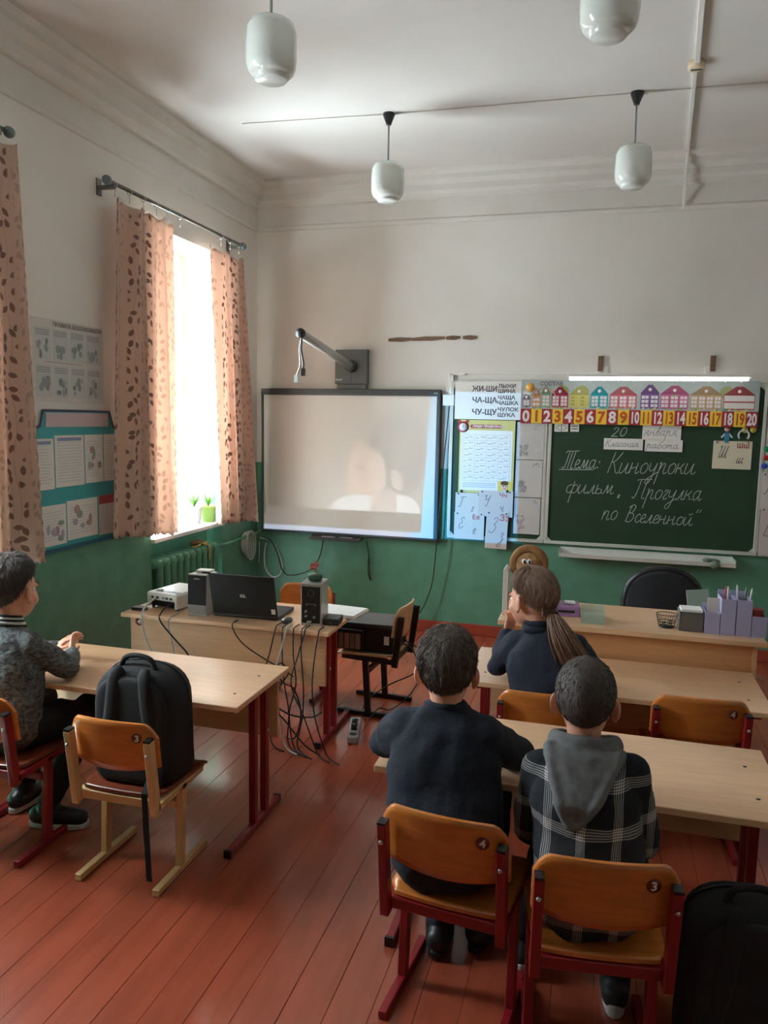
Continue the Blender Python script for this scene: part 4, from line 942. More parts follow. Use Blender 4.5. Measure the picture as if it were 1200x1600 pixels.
# ---------------------------------------------------------------- things on the laptop desk
DZ = .62
pj = thing('projector', 'small white data projector with cables on the laptop desk', 'projector', (-2.275, 3.80, DZ), -.17)
MB().prism([(-.105, .012), (-.105, .085), (-.095, .096), (.095, .096), (.105, .085), (.105, .012), (.088, .012), (.088, .052), (-.088, .052), (-.088, .012)], 'y', -.13, .13).build('case', M_WHITE, pj, .003)
MB().bx(-.088, .088, -.11, .12, .014, .052).build('lower_case', M_BLACK, pj)
MB().bx(-.07, .09, -.105, -.075, .0955, .0975).build('control_strip', M_DKGREY, pj)
MB().lathe([(0, .096), (.020, .096), (.019, .104), (0, .105)], 20, (-.05, -.085, 0)).build('focus_dial', M_WHITE, pj)
for xx in (-.065, -.03, .01, .035, .065): MB().bx(xx - .009, xx + .009, -.1315, -.13, .062, .074).build('port', M_DKGREY if xx != .01 else M_GREY, pj)
MB().lathe([(.022, 0), (.036, 0), (.036, .02), (.022, .022)], 24, (-.03, .13, .055), None, Matrix.Rotation(-PI / 2, 3, 'X'), True).build('lens_ring', M_BLACK, pj)
for xx in (-.085, .085): MB().lathe([(0, 0), (.009, 0), (.009, .014), (0, .014)], 10, (xx, -.1, 0)).lathe([(0, 0), (.009, 0), (.009, .014), (0, .014)], 10, (xx, .1, 0)).build('foot', M_BLACK, pj)
# projected picture: the projector's own beam (film frame, blue desktop at its right and lower edge, spilling past the board)
lp = Vector((-2.265, 3.985, .69)); D = YB - .045 - lp.y
ld = bpy.data.lights.new('projector_beam', 'SPOT'); ld.energy = 260; ld.spot_size = 2.4; ld.spot_blend = 0; ld.shadow_soft_size = 0.004; ld.use_nodes = True
T = NT(ld.node_tree); em = [n for n in T.n if n.type == 'EMISSION'][0]
sp = T.node('ShaderNodeSeparateXYZ'); T.put(sp.inputs[0], T.node('ShaderNodeTexCoord').outputs['Normal'])
nz = T.m('ABSOLUTE', sp.outputs[2])
PX = T.m('ADD', T.m('MULTIPLY', T.m('DIVIDE', sp.outputs[0], nz), D), lp.x)      # where the ray meets the wall: x and height
PZ = T.m('ADD', T.m('MULTIPLY', T.m('DIVIDE', sp.outputs[1], nz), D), lp.z)
def soft(v, a, b): return T.smooth(v, a, b)
def box_mask(x0, x1, z0, z1, e=.006):
    return T.m('MULTIPLY', T.m('MULTIPLY', soft(PX, x0 - e, x0 + e), T.m('SUBTRACT', 1.0, soft(PX, x1 - e, x1 + e))), T.m('MULTIPLY', soft(PZ, z0 - e, z0 + e), T.m('SUBTRACT', 1.0, soft(PZ, z1 - e, z1 + e))))
def oval(cx, cz, rx, rz_, e=.12, tilt=0.0):
    dx = T.m('SUBTRACT', PX, cx); dz = T.m('SUBTRACT', PZ, cz)
    if tilt: dx = T.m('ADD', dx, T.m('MULTIPLY', dz, tilt))
    q = T.m('ADD', T.m('POWER', T.m('ABSOLUTE', T.m('DIVIDE', dx, rx)), 2.0), T.m('POWER', T.m('ABSOLUTE', T.m('DIVIDE', dz, rz_)), 2.0))
    return T.m('SUBTRACT', 1.0, soft(q, 1 - e, 1 + e))
wx = lambda px, py: on_y(px, py, YB - .045)
beam = box_mask(-2.70, -.60, .752, 1.905)
edge = T.m('ADD', -1.345, T.m('MULTIPLY', T.m('SUBTRACT', PZ, .79), .05))          # slanted right side of the film frame
infilm = T.m('MULTIPLY', T.m('SUBTRACT', 1.0, soft(T.m('SUBTRACT', PX, edge), -.006, .006)), soft(PZ, .792, .804))
blue = T.mix(soft(PZ, .78, 1.75), (.01, .46, 1.0, 1), (.20, .50, .80, 1)); blue = T.mix(soft(PX, -1.5, -1.3), (.26, .32, .46, 1), blue)
film = T.mix(soft(PX, -2.6, -2.2), (.05, .045, .04, 1), (.22, .22, .21, 1))
film = T.mix(oval(-1.55, 1.42, .24, .36, .25), film, (.13, .13, .13, 1))           # dark hair
face = T.m('MAXIMUM', oval(-1.80, 1.20, .155, .25, .15, -.12), T.m('MAXIMUM', oval(-1.88, 1.33, .07, .16, .15), oval(-1.945, 1.225, .035, .045, .3)))
film = T.mix(face, film, (.335, .285, .255, 1))
film = T.mix(oval(-1.55, 1.21, .045, .085, .2, .3), film, (.29, .255, .235, 1))      # ear
film = T.mix(oval(-1.60, 1.00, .12, .13, .2), film, (.28, .25, .235, 1))            # neck
film = T.mix(oval(-1.86, 1.30, .05, .014, .5), film, (.2, .17, .16, 1))            # brow and eye
film = T.mix(T.m('MULTIPLY', oval(-1.87, .93, .24, .15, .05), T.m('LESS_THAN', PX, -1.76)), film, (.36, .39, .42, 1))   # collar
film = T.mix(T.m('MULTIPLY', oval(-1.50, .93, .15, .16, .05), T.m('GREATER_THAN', PX, -1.545)), film, (.39, .41, .44, 1))
lower = T.m('SUBTRACT', 1.0, soft(PZ, .948, .954))
film = T.mix(lower, film, (.10, .095, .09, 1))
c = T.mix(infilm, blue, film)
T.put(em.inputs['Color'], T.mix(beam, (0, 0, 0, 1), c)); em.inputs['Strength'].default_value = 1.0
lo = bpy.data.objects.new('projector_beam', ld); COL.objects.link(lo); lo.location = lp; lo.rotation_euler = (PI / 2, 0, 0)

def speaker(label, loc, rz, back):
    t = thing('desktop_speaker', label, 'speaker', loc, rz, 'pair of desktop speakers')
    MB().prism([(-.055, 0), (.075, 0), (.075, .222), (-.048, .228)], 'x', -.056, .056).build('cabinet', M_SILV, t, .004)
    if not back:
        MB().prism([(-.0555, .062), (-.049, .222), (-.054, .222), (-.060, .062)], 'x', -.053, .053).build('grille', mat('black_speaker_cloth', srgb(34, 34, 38), .8, var=.2, vscale=120, bump=.3, bscale=400), t)
        MB().bx(-.016, .016, -.058, -.052, .200, .208).build('badge', M_GREY, t)
        MB().bx(-.05, .05, -.058, -.054, .012, .055).build('lower_panel', M_GREY, t, .002)
    else:
        bp = MB().bx(-.049, .049, .0745, .0775, .012, .205).build('rear_panel', M_BLACK, t)
        MB().lathe([(.014, 0), (.02, 0), (.02, .004), (.014, .004)], 20, (0, .0775, .17), None, Matrix.Rotation(-PI / 2, 3, 'X'), True).build('bass_port', M_DKGREY, bp)
        MB().bx(-.026, .026, .0775, .0785, .112, .115).bx(-.026, -.022, .0775, .0785, .102, .112).bx(.022, .026, .0775, .0785, .102, .112).build('label_frame', M_GREY, bp)
        for xx, zz in ((.025, .075), (.024, .05), (-.02, .045)): MB().lathe([(0, 0), (.006, 0), (.006, .012), (0, .012)], 12, (xx, .0775, zz), None, Matrix.Rotation(-PI / 2, 3, 'X')).build('knob', M_GREY, bp)
        for xx in (.0, .012): MB().lathe([(0, 0), (.004, 0), (.004, .018), (0, .018)], 10, (xx, .0775, .022), None, Matrix.Rotation(-PI / 2, 3, 'X')).build('plug', M_WHITE, bp)
    return t
speaker('silver desktop speaker with black grille standing beside the projector', (-2.05, 3.675, DZ), .0, False)
speaker('silver desktop speaker turned with its black rear panel to the viewer', (-1.412, 3.725, DZ), PI + .06, True)
bx_ = thing('white_adapter', 'small white adapter with black edge lying on the left speaker', 'adapter', (-2.045, 3.70, DZ + .2275))
MB().bx(-.04, .045, -.03, .03, 0, .014).build('shell', M_WHITE, bx_, .004); MB().bx(.0, .047, -.032, -.029, 0, .008).build('edge', M_BLACK, bx_)
pc = thing('flower_pot', 'dark green tin with a small pink flower standing on the right speaker', 'tin', (-1.41, 3.715, DZ + .228))
MB().lathe([(0, 0), (.034, 0), (.038, .008), (.038, .026), (.034, .032), (0, .034)], 24).build('tin', mat('dark_green_tin', srgb(62, 92, 74), .5, var=.2), pc)
MB().tube(smoothpath([(.008, 0, .03), (.006, 0, .05), (.0, 0, .062)], 4), .003, 6).build('stem', mat('pink_brown', srgb(168, 96, 84), .7), pc)
for k in range(5):
    a = k * 1.257; MB().ell((-.006 + .014 * math.cos(a), .008 * math.sin(a), .074 + .012 * math.sin(a + .5)), (.013, .006, .012), 10, 6).build('petal', mat('faded_pink', srgb(190, 106, 92), .7, var=.2, vscale=60), pc)
lt = thing('laptop', 'open black laptop with its lid back towards the viewer', 'laptop', (-1.787, 3.66, DZ), .03)
MB().bx(-.185, .185, 0, .25, .003, .02).build('base', M_BLACK, lt, .004)
lr = Matrix.Rotation(.24, 3, 'X')
lid = MB().box(lr @ Vector((0, 0, .117)) + Vector((0, .004, .018)), (.372, .008, .235), lr).build('lid', mat('matt_black_lid', srgb(20, 20, 23), .5, var=.1), lt, .003)
text_obj('logo', 'ICL', .022, M_PAPER, lid, lr @ Vector((.0, -.0046, .108)) + Vector((0, .004, .018)), (1, 0, 0), lr @ Vector((0, 0, 1)), .0012, 'CENTER')
MB().box(lr @ Vector((.165, -.0044, .035)) + Vector((0, .004, .018)), (.022, .001, .028), lr).build('sticker', M_PAPER, lid)
MB().box(lr @ Vector((0, .0045, .12)) + Vector((0, .004, .018)), (.35, .001, .205), lr).build('display', M_DKGREY, lid)
kb = MB()
for r in range(5):
    for k in range(14): kb.bx(-.165 + k * .0236, -.165 + k * .0236 + .019, .05 + r * .022, .05 + r * .022 + .018, .0195, .0215)
kb.build('keyboard', M_DKGREY, lt)
pp_ = thing('paper_stack', 'stack of white papers at the back corner of the laptop desk', 'papers', (-1.37, 3.955, DZ), -.1)
for k in range(3): MB().bx(-.15 + .006 * k, .15 - .004 * k, -.105 + .004 * k, .105 - .003 * k, .001 + k * .005, .0055 + k * .005).build('paper', M_PAPER, pp_)
MB().bx(-.16, .155, -.11, .10, 0, .0012).build('folder', mat('brown_card', srgb(150, 112, 90), .8), pp_)
ad = thing('power_adapter', 'black box shaped adapter beside the right speaker', 'adapter', (-1.312, 3.73, DZ), .1)
MB().bx(-.04, .04, -.055, .055, 0, .036).build('case', M_BLACK, ad, .004); MB().tube([(0, -.055, .015), (.0, -.085, .012)], .005, 8).build('plug_lead', M_CABLEB, ad)
mo = thing('computer_mouse', 'dark mouse beside the laptop', 'mouse', (-1.545, 3.66, DZ)); MB().ell((0, 0, .012), (.028, .045, .016), 16, 8).build('shell', M_DKGREY, mo); MB().bx(-.002, .002, -.03, -.005, .026, .029).build('wheel', M_GREY, mo)
tag(MB().bx(-2.455, -2.385, 3.615, 3.665, DZ, DZ + .016).bx(-2.40, -2.37, 3.63, 3.65, DZ, DZ + .012).build('usb_hub', M_BLKM, None, .003), 'small dark hub beside the projector on the desk corner', 'hub')
# leads falling from the laptop desk
CAB = [('pale video lead falling from the projector over the desk panel', M_CABLEW, .0055, [(-2.335, 3.67, .685), (-2.345, 3.60, .66), (-2.335, 3.532, .62), (-2.31, 3.528, .50), (-2.26, 3.53, .40), (-2.2, 3.54, .30), (-2.1, 3.6, .1), (-2.0, 3.65, .012)]),
 ('black power lead curving from the projector over the desk panel', M_CABLEB, .0045, [(-2.24, 3.68, .66), (-2.25, 3.60, .635), (-2.22, 3.53, .60), (-2.12, 3.525, .50), (-2.05, 3.53, .42), (-2.0, 3.54, .25), (-1.95, 3.6, .012)]),
 ('thin grey lead between projector and left speaker', M_GREY, .003, [(-2.14, 3.70, .65), (-2.16, 3.60, .627), (-2.17, 3.53, .60), (-2.14, 3.528, .45), (-2.1, 3.53, .2), (-2.05, 3.6, .01)]),
 ('thin black lead drooping from the laptop across the desk panel', M_CABLEB, .0035, [(-1.80, 3.60, .626), (-1.80, 3.535, .61), (-1.74, 3.525, .53), (-1.62, 3.525, .46), (-1.50, 3.52, .41), (-1.45, 3.52, .38)])]
for lb, mt_, r_, pts in CAB: tag(MB().tube(smoothpath(pts, 6), r_, 6).build('lead', mt_), lb, 'cable')
rnd = random.Random(31)
for k in range(7):
    x0_ = [-1.56, -1.52, -1.50, -1.46, -1.415, -1.40, -1.325][k]; x1_ = x0_ + rnd.uniform(-.02, .14); mid_ = rnd.uniform(-.06, .07)
    pts = [(x0_, 3.62, .628), (x0_ + .002, 3.553, .629), (x0_ + .004, 3.530, .612), (x0_ + mid_ * .4, 3.515 - .004 * k, .50), (x0_ + mid_, 3.50 - .006 * k, .36), ((x0_ + x1_) / 2 + .03 * math.sin(k * 2), 3.52 - .01 * k, .20), (x1_, 3.52 - .01 * k, .05), (x1_ + .03, 3.50 - .008 * k, .008), (x1_ + .10, 3.46 - .01 * k, .006)]
    tag(MB().tube(smoothpath(pts, 6), .0048 if k == 2 else .0036, 6).build('lead', M_CABLEW if k == 2 else M_CABLEB), 'pale lead in the tangle hanging below the right speaker' if k == 2 else ['first', 'second', '', 'third', 'fourth', 'fifth', 'sixth and rightmost'][k] + ' dark lead from the left in the tangle below the right speaker', 'cable', None if k == 2 else 'tangled leads at the laptop desk')
for k, pts in enumerate(([(-1.47, 3.50, .40), (-1.53, 3.49, .30), (-1.56, 3.49, .23), (-1.48, 3.48, .16), (-1.36, 3.45, .06), (-1.28, 3.46, .012)], [(-1.46, 3.49, .42), (-1.50, 3.48, .46), (-1.53, 3.48, .42), (-1.49, 3.48, .36), (-1.43, 3.48, .33), (-1.40, 3.5, .2), (-1.45, 3.55, .05), (-1.52, 3.6, .012)], [(-1.56, 3.49, .235), (-1.45, 3.49, .19), (-1.35, 3.52, .18), (-1.30, 3.53, .21)])):
    tag(MB().tube(smoothpath(pts, 6), .0042, 6).build('lead', M_CABLEB), ['dark lead slanting down across the laptop desk leg to the floor', 'dark lead with a small round loop beside the laptop desk panel', 'short dark lead running sideways below the laptop desk panel'][k], 'cable', 'looping leads at the laptop desk leg')
sk = thing('power_strip', 'grey power strip on the floor under the laptop desk', 'power strip', (-1.21, 3.80, 0), .25)
MB().bx(-.028, .028, -.14, .14, 0, .036).build('case', M_GREY, sk, .005)
for k in range(4): MB().lathe([(0, 0), (.019, 0), (.019, .002), (0, .002)], 18, (0, -.095 + k * .063, .0355)).build('outlet', M_DKGREY, sk)
for k in (1, 2): MB().lathe([(0, 0), (.017, 0), (.015, .03), (0, .034)], 14, (0, -.095 + k * .063, .037)).build('plug', M_BLACK, sk)
# printer on the chair
pt_ = thing('printer', 'black ink tank printer standing on the sideways chair', 'printer', (-1.235, 4.215, .368), -.05)
MB().bx(-.165, .165, -.125, .14, .004, .135).build('body', M_BLACK, pt_, .006)
MB().prism([(-.165, .136), (.165, .136), (.160, .165), (-.160, .158)], 'y', -.12, .14).build('scanner_lid', M_DKGREY, pt_, .004)
MB().bx(-.17, -.01, -.150, -.125, .006, .125).build('tank_housing', M_BLACK, pt_, .004)
for k in range(4): MB().bx(-.155 + k * .034, -.155 + k * .034 + .029, -.153, -.150, .015, .105).build('ink_tank', mat('ink_tank_%d' % (k % 2), srgb(*[(122, 106, 104), (146, 122, 116)][k % 2]), .3, coat=.4), pt_)
MB().bx(.11, .14, -.1262, -.125, .05, .10).build('sticker', M_PAPER, pt_)
for k, pts in enumerate(([(-1.063, 4.22, .40), (-1.00, 4.24, .36), (-.97, 4.22, .24), (-1.12, 4.2, .15), (-1.22, 4.15, .08), (-1.26, 4.10, .012), (-1.20, 3.97, .008)], [(-1.063, 4.28, .40), (-.93, 4.30, .30), (-1.0, 4.27, .1), (-1.10, 4.17, .012), (-1.16, 4.10, .034), (-1.18, 3.98, .008)])):
    tag(MB().tube(smoothpath(pts, 6), .004, 6).build('printer_lead', M_CABLEB), ['dark lead looping under the printer chair seat', 'dark lead falling behind the back of the printer chair'][k], 'cable', 'printer leads')

# ---------------------------------------------------------------- things on the teacher desk
TZ = .752
M_LIL = mat('lilac_card', srgb(168, 164, 196), .75, var=.05)
og = thing('desk_organizer', 'lilac desk organizer of four boxes on the right end of the teacher desk', 'organizer', (.62, 3.735, TZ), .02)
for k, (x0_, hgt) in enumerate(((-.128, .098), (-.063, .165), (.003, .165), (.068, .095))):
    MB().bx(x0_, x0_ + .062, -.06, -.056, 0, hgt).bx(x0_, x0_ + .062, .056, .06, 0, hgt + .02).bx(x0_, x0_ + .004, -.056, .056, 0, hgt).bx(x0_ + .058, x0_ + .062, -.056, .056, 0, hgt).bx(x0_ + .004, x0_ + .058, -.056, .056, 0, .004).build('compartment', M_LIL, og)
PN = [((-.045, 0), .215, (186, 52, 60), .05, 'red'), ((-.02, .02), .21, (214, 220, 220), -.06, 'white'), ((.022, -.01), .225, (206, 216, 214), -.14, 'pale'), ((.04, .02), .215, (70, 120, 90), .08, 'green'), ((.05, -.02), .215, (220, 222, 220), .12, 'grey-white')]
for (a, L_, c_, lean, nm) in PN:
    tag(MB().tube([(.62 + a[0], 3.735 + a[1], TZ + .006), (.62 + a[0] + lean * .12, 3.735 + a[1], TZ + L_ - .012), (.62 + a[0] + lean * .13, 3.735 + a[1], TZ + L_)], [.0042, .0042, .0015], 8).build('pen', mat('pen_' + nm, srgb(*c_), .4)), nm + ' pen sticking out of the lilac organizer', 'pen', 'pens in the organizer')
tag(MB().bx(.505, .555, 3.73, 3.734, TZ + .006, TZ + .155).build('note_card', mat('cream_note', srgb(206, 196, 186), .8)), 'cream note card in the left box of the lilac organizer', 'card')
tag(MB().tube([(.70, 3.735, TZ + .006), (.695, 3.735, TZ + .135)], .007, 8).build('marker', mat('olive_marker', srgb(150, 152, 96), .5)), 'olive marker in the right box of the lilac organizer', 'marker')
tag(MB().bx(.698, .742, 3.72, 3.75, TZ + .03, TZ + .118).build('eraser_pack', mat('red_pack', srgb(170, 66, 60), .6), None, .004), 'red packet in the right box of the lilac organizer', 'packet')
nb = thing('note_cube_holder', 'grey mesh note holder full of white paper on the teacher desk', 'note holder', (.437, 3.735, TZ), .02)
MB().bx(-.052, .052, -.05, .05, 0, .004).bx(-.052, .052, -.05, -.047, 0, .09).bx(-.052, .052, .047, .05, 0, .09).bx(-.052, -.049, -.05, .05, 0, .09).bx(.049, .052, -.05, .05, 0, .09).build('mesh_box', mat('grey_wire_mesh', srgb(112, 108, 106), .5, .3, var=.25, vscale=300), nb)
MB().bx(-.046, .046, -.044, .044, .005, .1).build('paper_block', M_PAPER, nb)
fo = tag(MB().bar((.495, 3.83, TZ + .002), (.475, 3.87, TZ + .16), .012, .10, (1, 0, 0)).build('folder', mat('grey_green_folder', srgb(136, 150, 136), .6)), 'leaning grey-green folder behind the note holder', 'folder')
bs = thing('wire_basket', 'small black wire basket with green bits on the teacher desk', 'basket', (.335, 3.735, TZ))
wm = MB()
for zz, rr in ((.003, .034), (.028, .040), (.062, .048)): wm.tube([(rr * math.cos(a), rr * .8 * math.sin(a), zz) for a in [2 * PI * k / 24 for k in range(25)]], .0018, 5)
for k in range(24): a = 2 * PI * k / 24; wm.tube([(.034 * math.cos(a), .027 * math.sin(a), .002), (.048 * math.cos(a), .0384 * math.sin(a), .062)], .0008, 4)
wm.build('wire', M_BLKM, bs); MB().lathe([(0, 0), (.034, 0), (.034, .002), (0, .002)], 20).build('base', M_BLKM, bs)
rnd = random.Random(4)
for k in range(6): MB().box((rnd.uniform(-.018, .018), rnd.uniform(-.012, .012), .008 + .004 * k), (.016, .008, .006), Matrix.Rotation(rnd.uniform(0, 3), 3, 'Z')).build('clip', mat('green_clip', srgb(70, 120, 84), .5), bs)
gb_ = thing('clear_box', 'pale green clear plastic box on the teacher desk', 'box', (.0, 3.74, TZ), .05)
m_ = mat('pale_green_plastic', srgb(190, 212, 196), .15, alpha=.45, coat=.4)
MB().bx(-.055, .055, -.07, -.066, 0, .06).bx(-.055, .055, .066, .07, 0, .06).bx(-.055, -.051, -.066, .066, 0, .06).bx(.051, .055, -.066, .066, 0, .06).bx(-.055, .055, -.07, .07, 0, .003).build('tray', m_, gb_)
MB().bx(-.035, .04, -.03, .05, .004, .03).build('contents', M_CABLEW, gb_, .004)
pu = thing('hole_punch', 'mauve stapler box with dark slot beside the clear box', 'box', (-.125, 3.815, TZ), .12)
MB().prism([(-.05, 0), (.05, 0), (.05, .048), (.03, .062), (-.04, .05)], 'x', -.062, .062).build('body', mat('mauve_plastic', srgb(156, 116, 156), .45), pu, .006)
MB().bx(-.045, .035, -.0515, -.049, .022, .032).build('slot', M_BLACK, pu); MB().bx(-.01, .04, -.02, .03, .0575, .0635).build('label', M_PAPER, pu)
tag(MB().prism([(-.235, TZ), (-.205, TZ), (-.225, TZ + .155), (-.25, TZ + .165)], 'y', 3.74, 3.86).build('cream_box', mat('cream_board', srgb(206, 190, 164), .7)), 'narrow cream box standing behind the girl', 'box')
tag(MB().lathe([(0, 0), (.03, 0), (.032, .07), (.024, .075), (0, .075)], 18, (-.195, 3.90, TZ)).build('dark_cup', M_DKGREY), 'small dark cup beside the mauve box', 'cup')
for k in range(3): tag(MB().bx(-.428 + k * .008, -.422 + k * .008, 3.70, 3.84, TZ, TZ + .225 - .004 * k).build('booklet', M_PAPER), ['leftmost', 'middle', 'rightmost'][k] + ' of three thin white booklets standing upright on the teacher desk', 'booklet', 'upright booklets')
dl = thing('straw_doll', 'brown round straw doll with googly eyes and yellow mouth', 'doll', (-.315, 3.80, TZ))
M_STRAW = mat('brown_straw', srgb(158, 112, 70), .9, var=.4, vscale=40, stretch=(1, 1, .3), bump=.8, bscale=90)
MB().ell((0, 0, .09), (.055, .05, .09), 20, 12).build('body', M_STRAW, dl)
MB().ell((0, 0, .235), (.068, .045, .07), 22, 14).build('face', mat('tan_straw', srgb(176, 134, 88), .9, var=.35, vscale=50, bump=.8, bscale=90), dl)
MB().tube([(.074 * math.cos(a), .0, .245 + .072 * math.sin(a)) for a in [PI * (-.22 + 1.44 * k / 24) for k in range(25)]], .022, 10).build('hat_rim', M_STRAW, dl)
for s_ in (-1, 1):
    e1 = MB().ell((s_ * .012 - .008, -.046, .262), (.012, .006, .013), 14, 8).build('eye', M_PAPER, dl); MB().ell((s_ * .012 - .005, -.052, .260), (.006, .003, .009), 10, 6).build('pupil', M_BLACK, e1)
MB().ell((0, -.046, .222), (.024, .006, .008), 14, 6).build('mouth', mat('yellow_felt', srgb(206, 174, 96), .9), dl)

# ---------------------------------------------------------------- backpacks
M_BAG = mat('black_backpack_cloth', srgb(26, 27, 30), .85, var=.25, vscale=14, bump=.4, bscale=260)
M_BAG2 = mat('black_webbing', srgb(20, 20, 22), .85)
def arch(w, h, r=.5, n=14):
    pts = [(-w, .03), (-w + .03, 0), (w - .03, 0), (w, .03)]
    zc = h - w * r * 1.6
    for k in range(n + 1):
        a = PI * k / n; pts.append((w * math.copysign(abs(math.cos(a)) ** .75, math.cos(a)), zc + (h - zc) * math.sin(a) ** .85 if 0 < k < n else zc))
    return pts
def puff(mb, poly, y0, y1, rim=.035, rings=5):
    """cushioned slab: outline shrinks towards both faces"""
    cx = sum(p[0] for p in poly) / len(poly); cz = sum(p[1] for p in poly) / len(poly); n = len(poly); vs = []; L_ = 2 * rings
    for k in range(L_ + 1):
        t_ = k / L_ * 2 - 1; y = (y0 + y1) / 2 + (y1 - y0) / 2 * math.sin(t_ * PI / 2); s_ = rim * (1 - math.cos(t_ * PI / 2) ** .6)
        for p in poly:
            d = Vector((p[0] - cx, p[1] - cz)); q = d * max(0, (d.length - s_) / d.length); vs.append((cx + q.x, y, cz + q.y))
    fs = [(k * n + i, k * n + (i + 1) % n, (k + 1) * n + (i + 1) % n, (k + 1) * n + i) for k in range(L_) for i in range(n)]
    fs += [tuple(range(n)), tuple(reversed(range(L_ * n, L_ * n + n)))]
    return mb.add(vs, fs, None, True)
def backpack(label, loc, rz, w, h, d, cm):
    t = thing('backpack', label, 'backpack', loc, rz, None)
    b = puff(MB(), arch(w, h), -d * .5, d * .5, .05).build('body', cm, t); 
    puff(MB(), arch(w * .86, h * .93), -d * .5 - .016, -d * .5 + .02, .03).build('back_pad', cm, t)
    puff(MB(), arch(w * .74, h * .55, .3), d * .5 - .01, d * .5 + .05, .03).build('front_pocket', cm, t)
    for s_ in (-1, 1):
        MB().tube(smoothpath([(s_ * w * .3, -d * .42, h * .96), (s_ * w * .36, -d * .5 - .012, h * .90), (s_ * w * .45, -d * .5 - .018, h * .6), (s_ * w * .62, -d * .5 - .012, h * .28)], 6), .026, 8, True, None, ((0, 1, 0), .2)).build('shoulder_strap', M_BAG2, t)
    MB().tube(smoothpath([(-w * .42, -d * .2, h * .965), (-w * .30, -d * .2, h + .022), (0, -d * .2, h + .034), (w * .30, -d * .2, h + .022), (w * .42, -d * .2, h * .965)], 6), .010, 8).build('handle', M_BAG2, t)
    zz = [(p[0] * .965, p[1] * .985 + .003) for p in arch(w, h)[4:]]
    MB().tube([(p[0] * 1.025, d * .12, p[1] * 1.008) for p in arch(w, h)[4:]], .0035, 6).build('zip', M_BLACK, t)
    return t
bpk = backpack('black backpack standing on the cream framed chair', (-1.585, 2.405, .360), .0, .172, .43, .17, M_BAG)
MB().bar((.085, -.110, .03), (.105, -.172, .014), .022, .003, (0, 0, 1)).bar((.105, -.172, .014), (.118, -.172, -.31), .022, .003, (0, 1, 0)).build('hanging_strap', M_BAG2, bpk)
b2 = backpack('black backpack standing on the floor at the right edge beside the plaid boy', (.437, 2.085, 0.0), .10, .165, .475, .17, mat('faded_black_cloth', srgb(30, 27, 28), .9, var=.3, vscale=10, bump=.4, bscale=260))
lg = MB(); handwrite(lg, 'Сг'.replace('С', 'с'), 0, 0, .018, 0, .0012); lo_ = lg.build('logo', mat('grey_thread', srgb(104, 100, 100), .8), b2); lo_.location = (-.08, -.104, .095); lo_.rotation_euler = (0, -1.2, 0)
# ---------------------------------------------------------------- people
def remesh(mb, voxel, it=4, amp=0.0, fs=10.0, seed=0, fine=0.0, ffs=60.0):
    me = mb.mesh('form'); o = bpy.data.objects.new('form', me); COL.objects.link(o)
    r = o.modifiers.new('r', 'REMESH'); r.mode = 'VOXEL'; r.voxel_size = voxel; r.adaptivity = 0
    s_ = o.modifiers.new('s', 'SMOOTH'); s_.factor = .5; s_.iterations = it
    dg = bpy.context.evaluated_depsgraph_get(); out = bpy.data.meshes.new_from_object(o.evaluated_get(dg))
    bpy.data.objects.remove(o); bpy.data.meshes.remove(me)
    if amp or fine:
        nrm = [v.normal.copy() for v in out.vertices]; off = Vector((seed * 3.1, seed * 1.7, seed))
        for v, n in zip(out.vertices, nrm):
            p = v.co; d = 0.0
            if amp: d += amp * noise.noise(Vector((p.x * fs * .8, p.y * fs * .8, p.z * fs * 1.6)) + off) + amp * .5 * noise.noise(p * fs * 2.3 + off)
            if fine: d += fine * noise.noise(p * ffs + off)
            v.co = p + n * d
    for p in out.polygons: p.use_smooth = True
    return out
def limb(mb, pts, rr, sph=True):
    mb.tube(pts, rr, 14)
    if sph:
        for p, r in zip(pts, rr): mb.ell(p, (r, r, r), 14, 8)
    return mb
def torso(mb, rows, side):
    """rows of (centre, half width, half depth); side = direction of the wearer's right"""
    side = Vector(side).normalized(); n = 24; vs = []; P = [Vector(r[0]) for r in rows]
    ext = [(P[0] + (P[0] - P[1]).normalized() * rows[0][2] * .6, .25)] if True else []
    rr = [(ext[0][0], rows[0][1] * .55, rows[0][2] * .55)] + [(P[i], rows[i][1], rows[i][2]) for i in range(len(P))]
    rr.append((P[-1] + (P[-1] - P[-2]).normalized() * .03, rows[-1][1] * .6, rows[-1][2] * .6))
    for i, (c, a, b) in enumerate(rr):
        t_ = (rr[min(i + 1, len(rr) - 1)][0] - rr[max(i - 1, 0)][0]).normalized(); x = (side - side.dot(t_) * t_).normalized(); y = t_.cross(x)
        for k in range(n):
            q = 2 * PI * k / n; ca, sa = math.cos(q), math.sin(q)
            vs.append(c + x * a * math.copysign(abs(ca) ** .85, ca) + y * b * math.copysign(abs(sa) ** .85, sa))
    m_ = len(rr); fs = [(i * n + k, i * n + (k + 1) % n, (i + 1) * n + (k + 1) % n, (i + 1) * n + k) for i in range(m_ - 1) for k in range(n)]
    fs += [tuple(reversed(range(n))), tuple((m_ - 1) * n + k for k in range(n))]
    return mb.add(vs, fs, None, True)
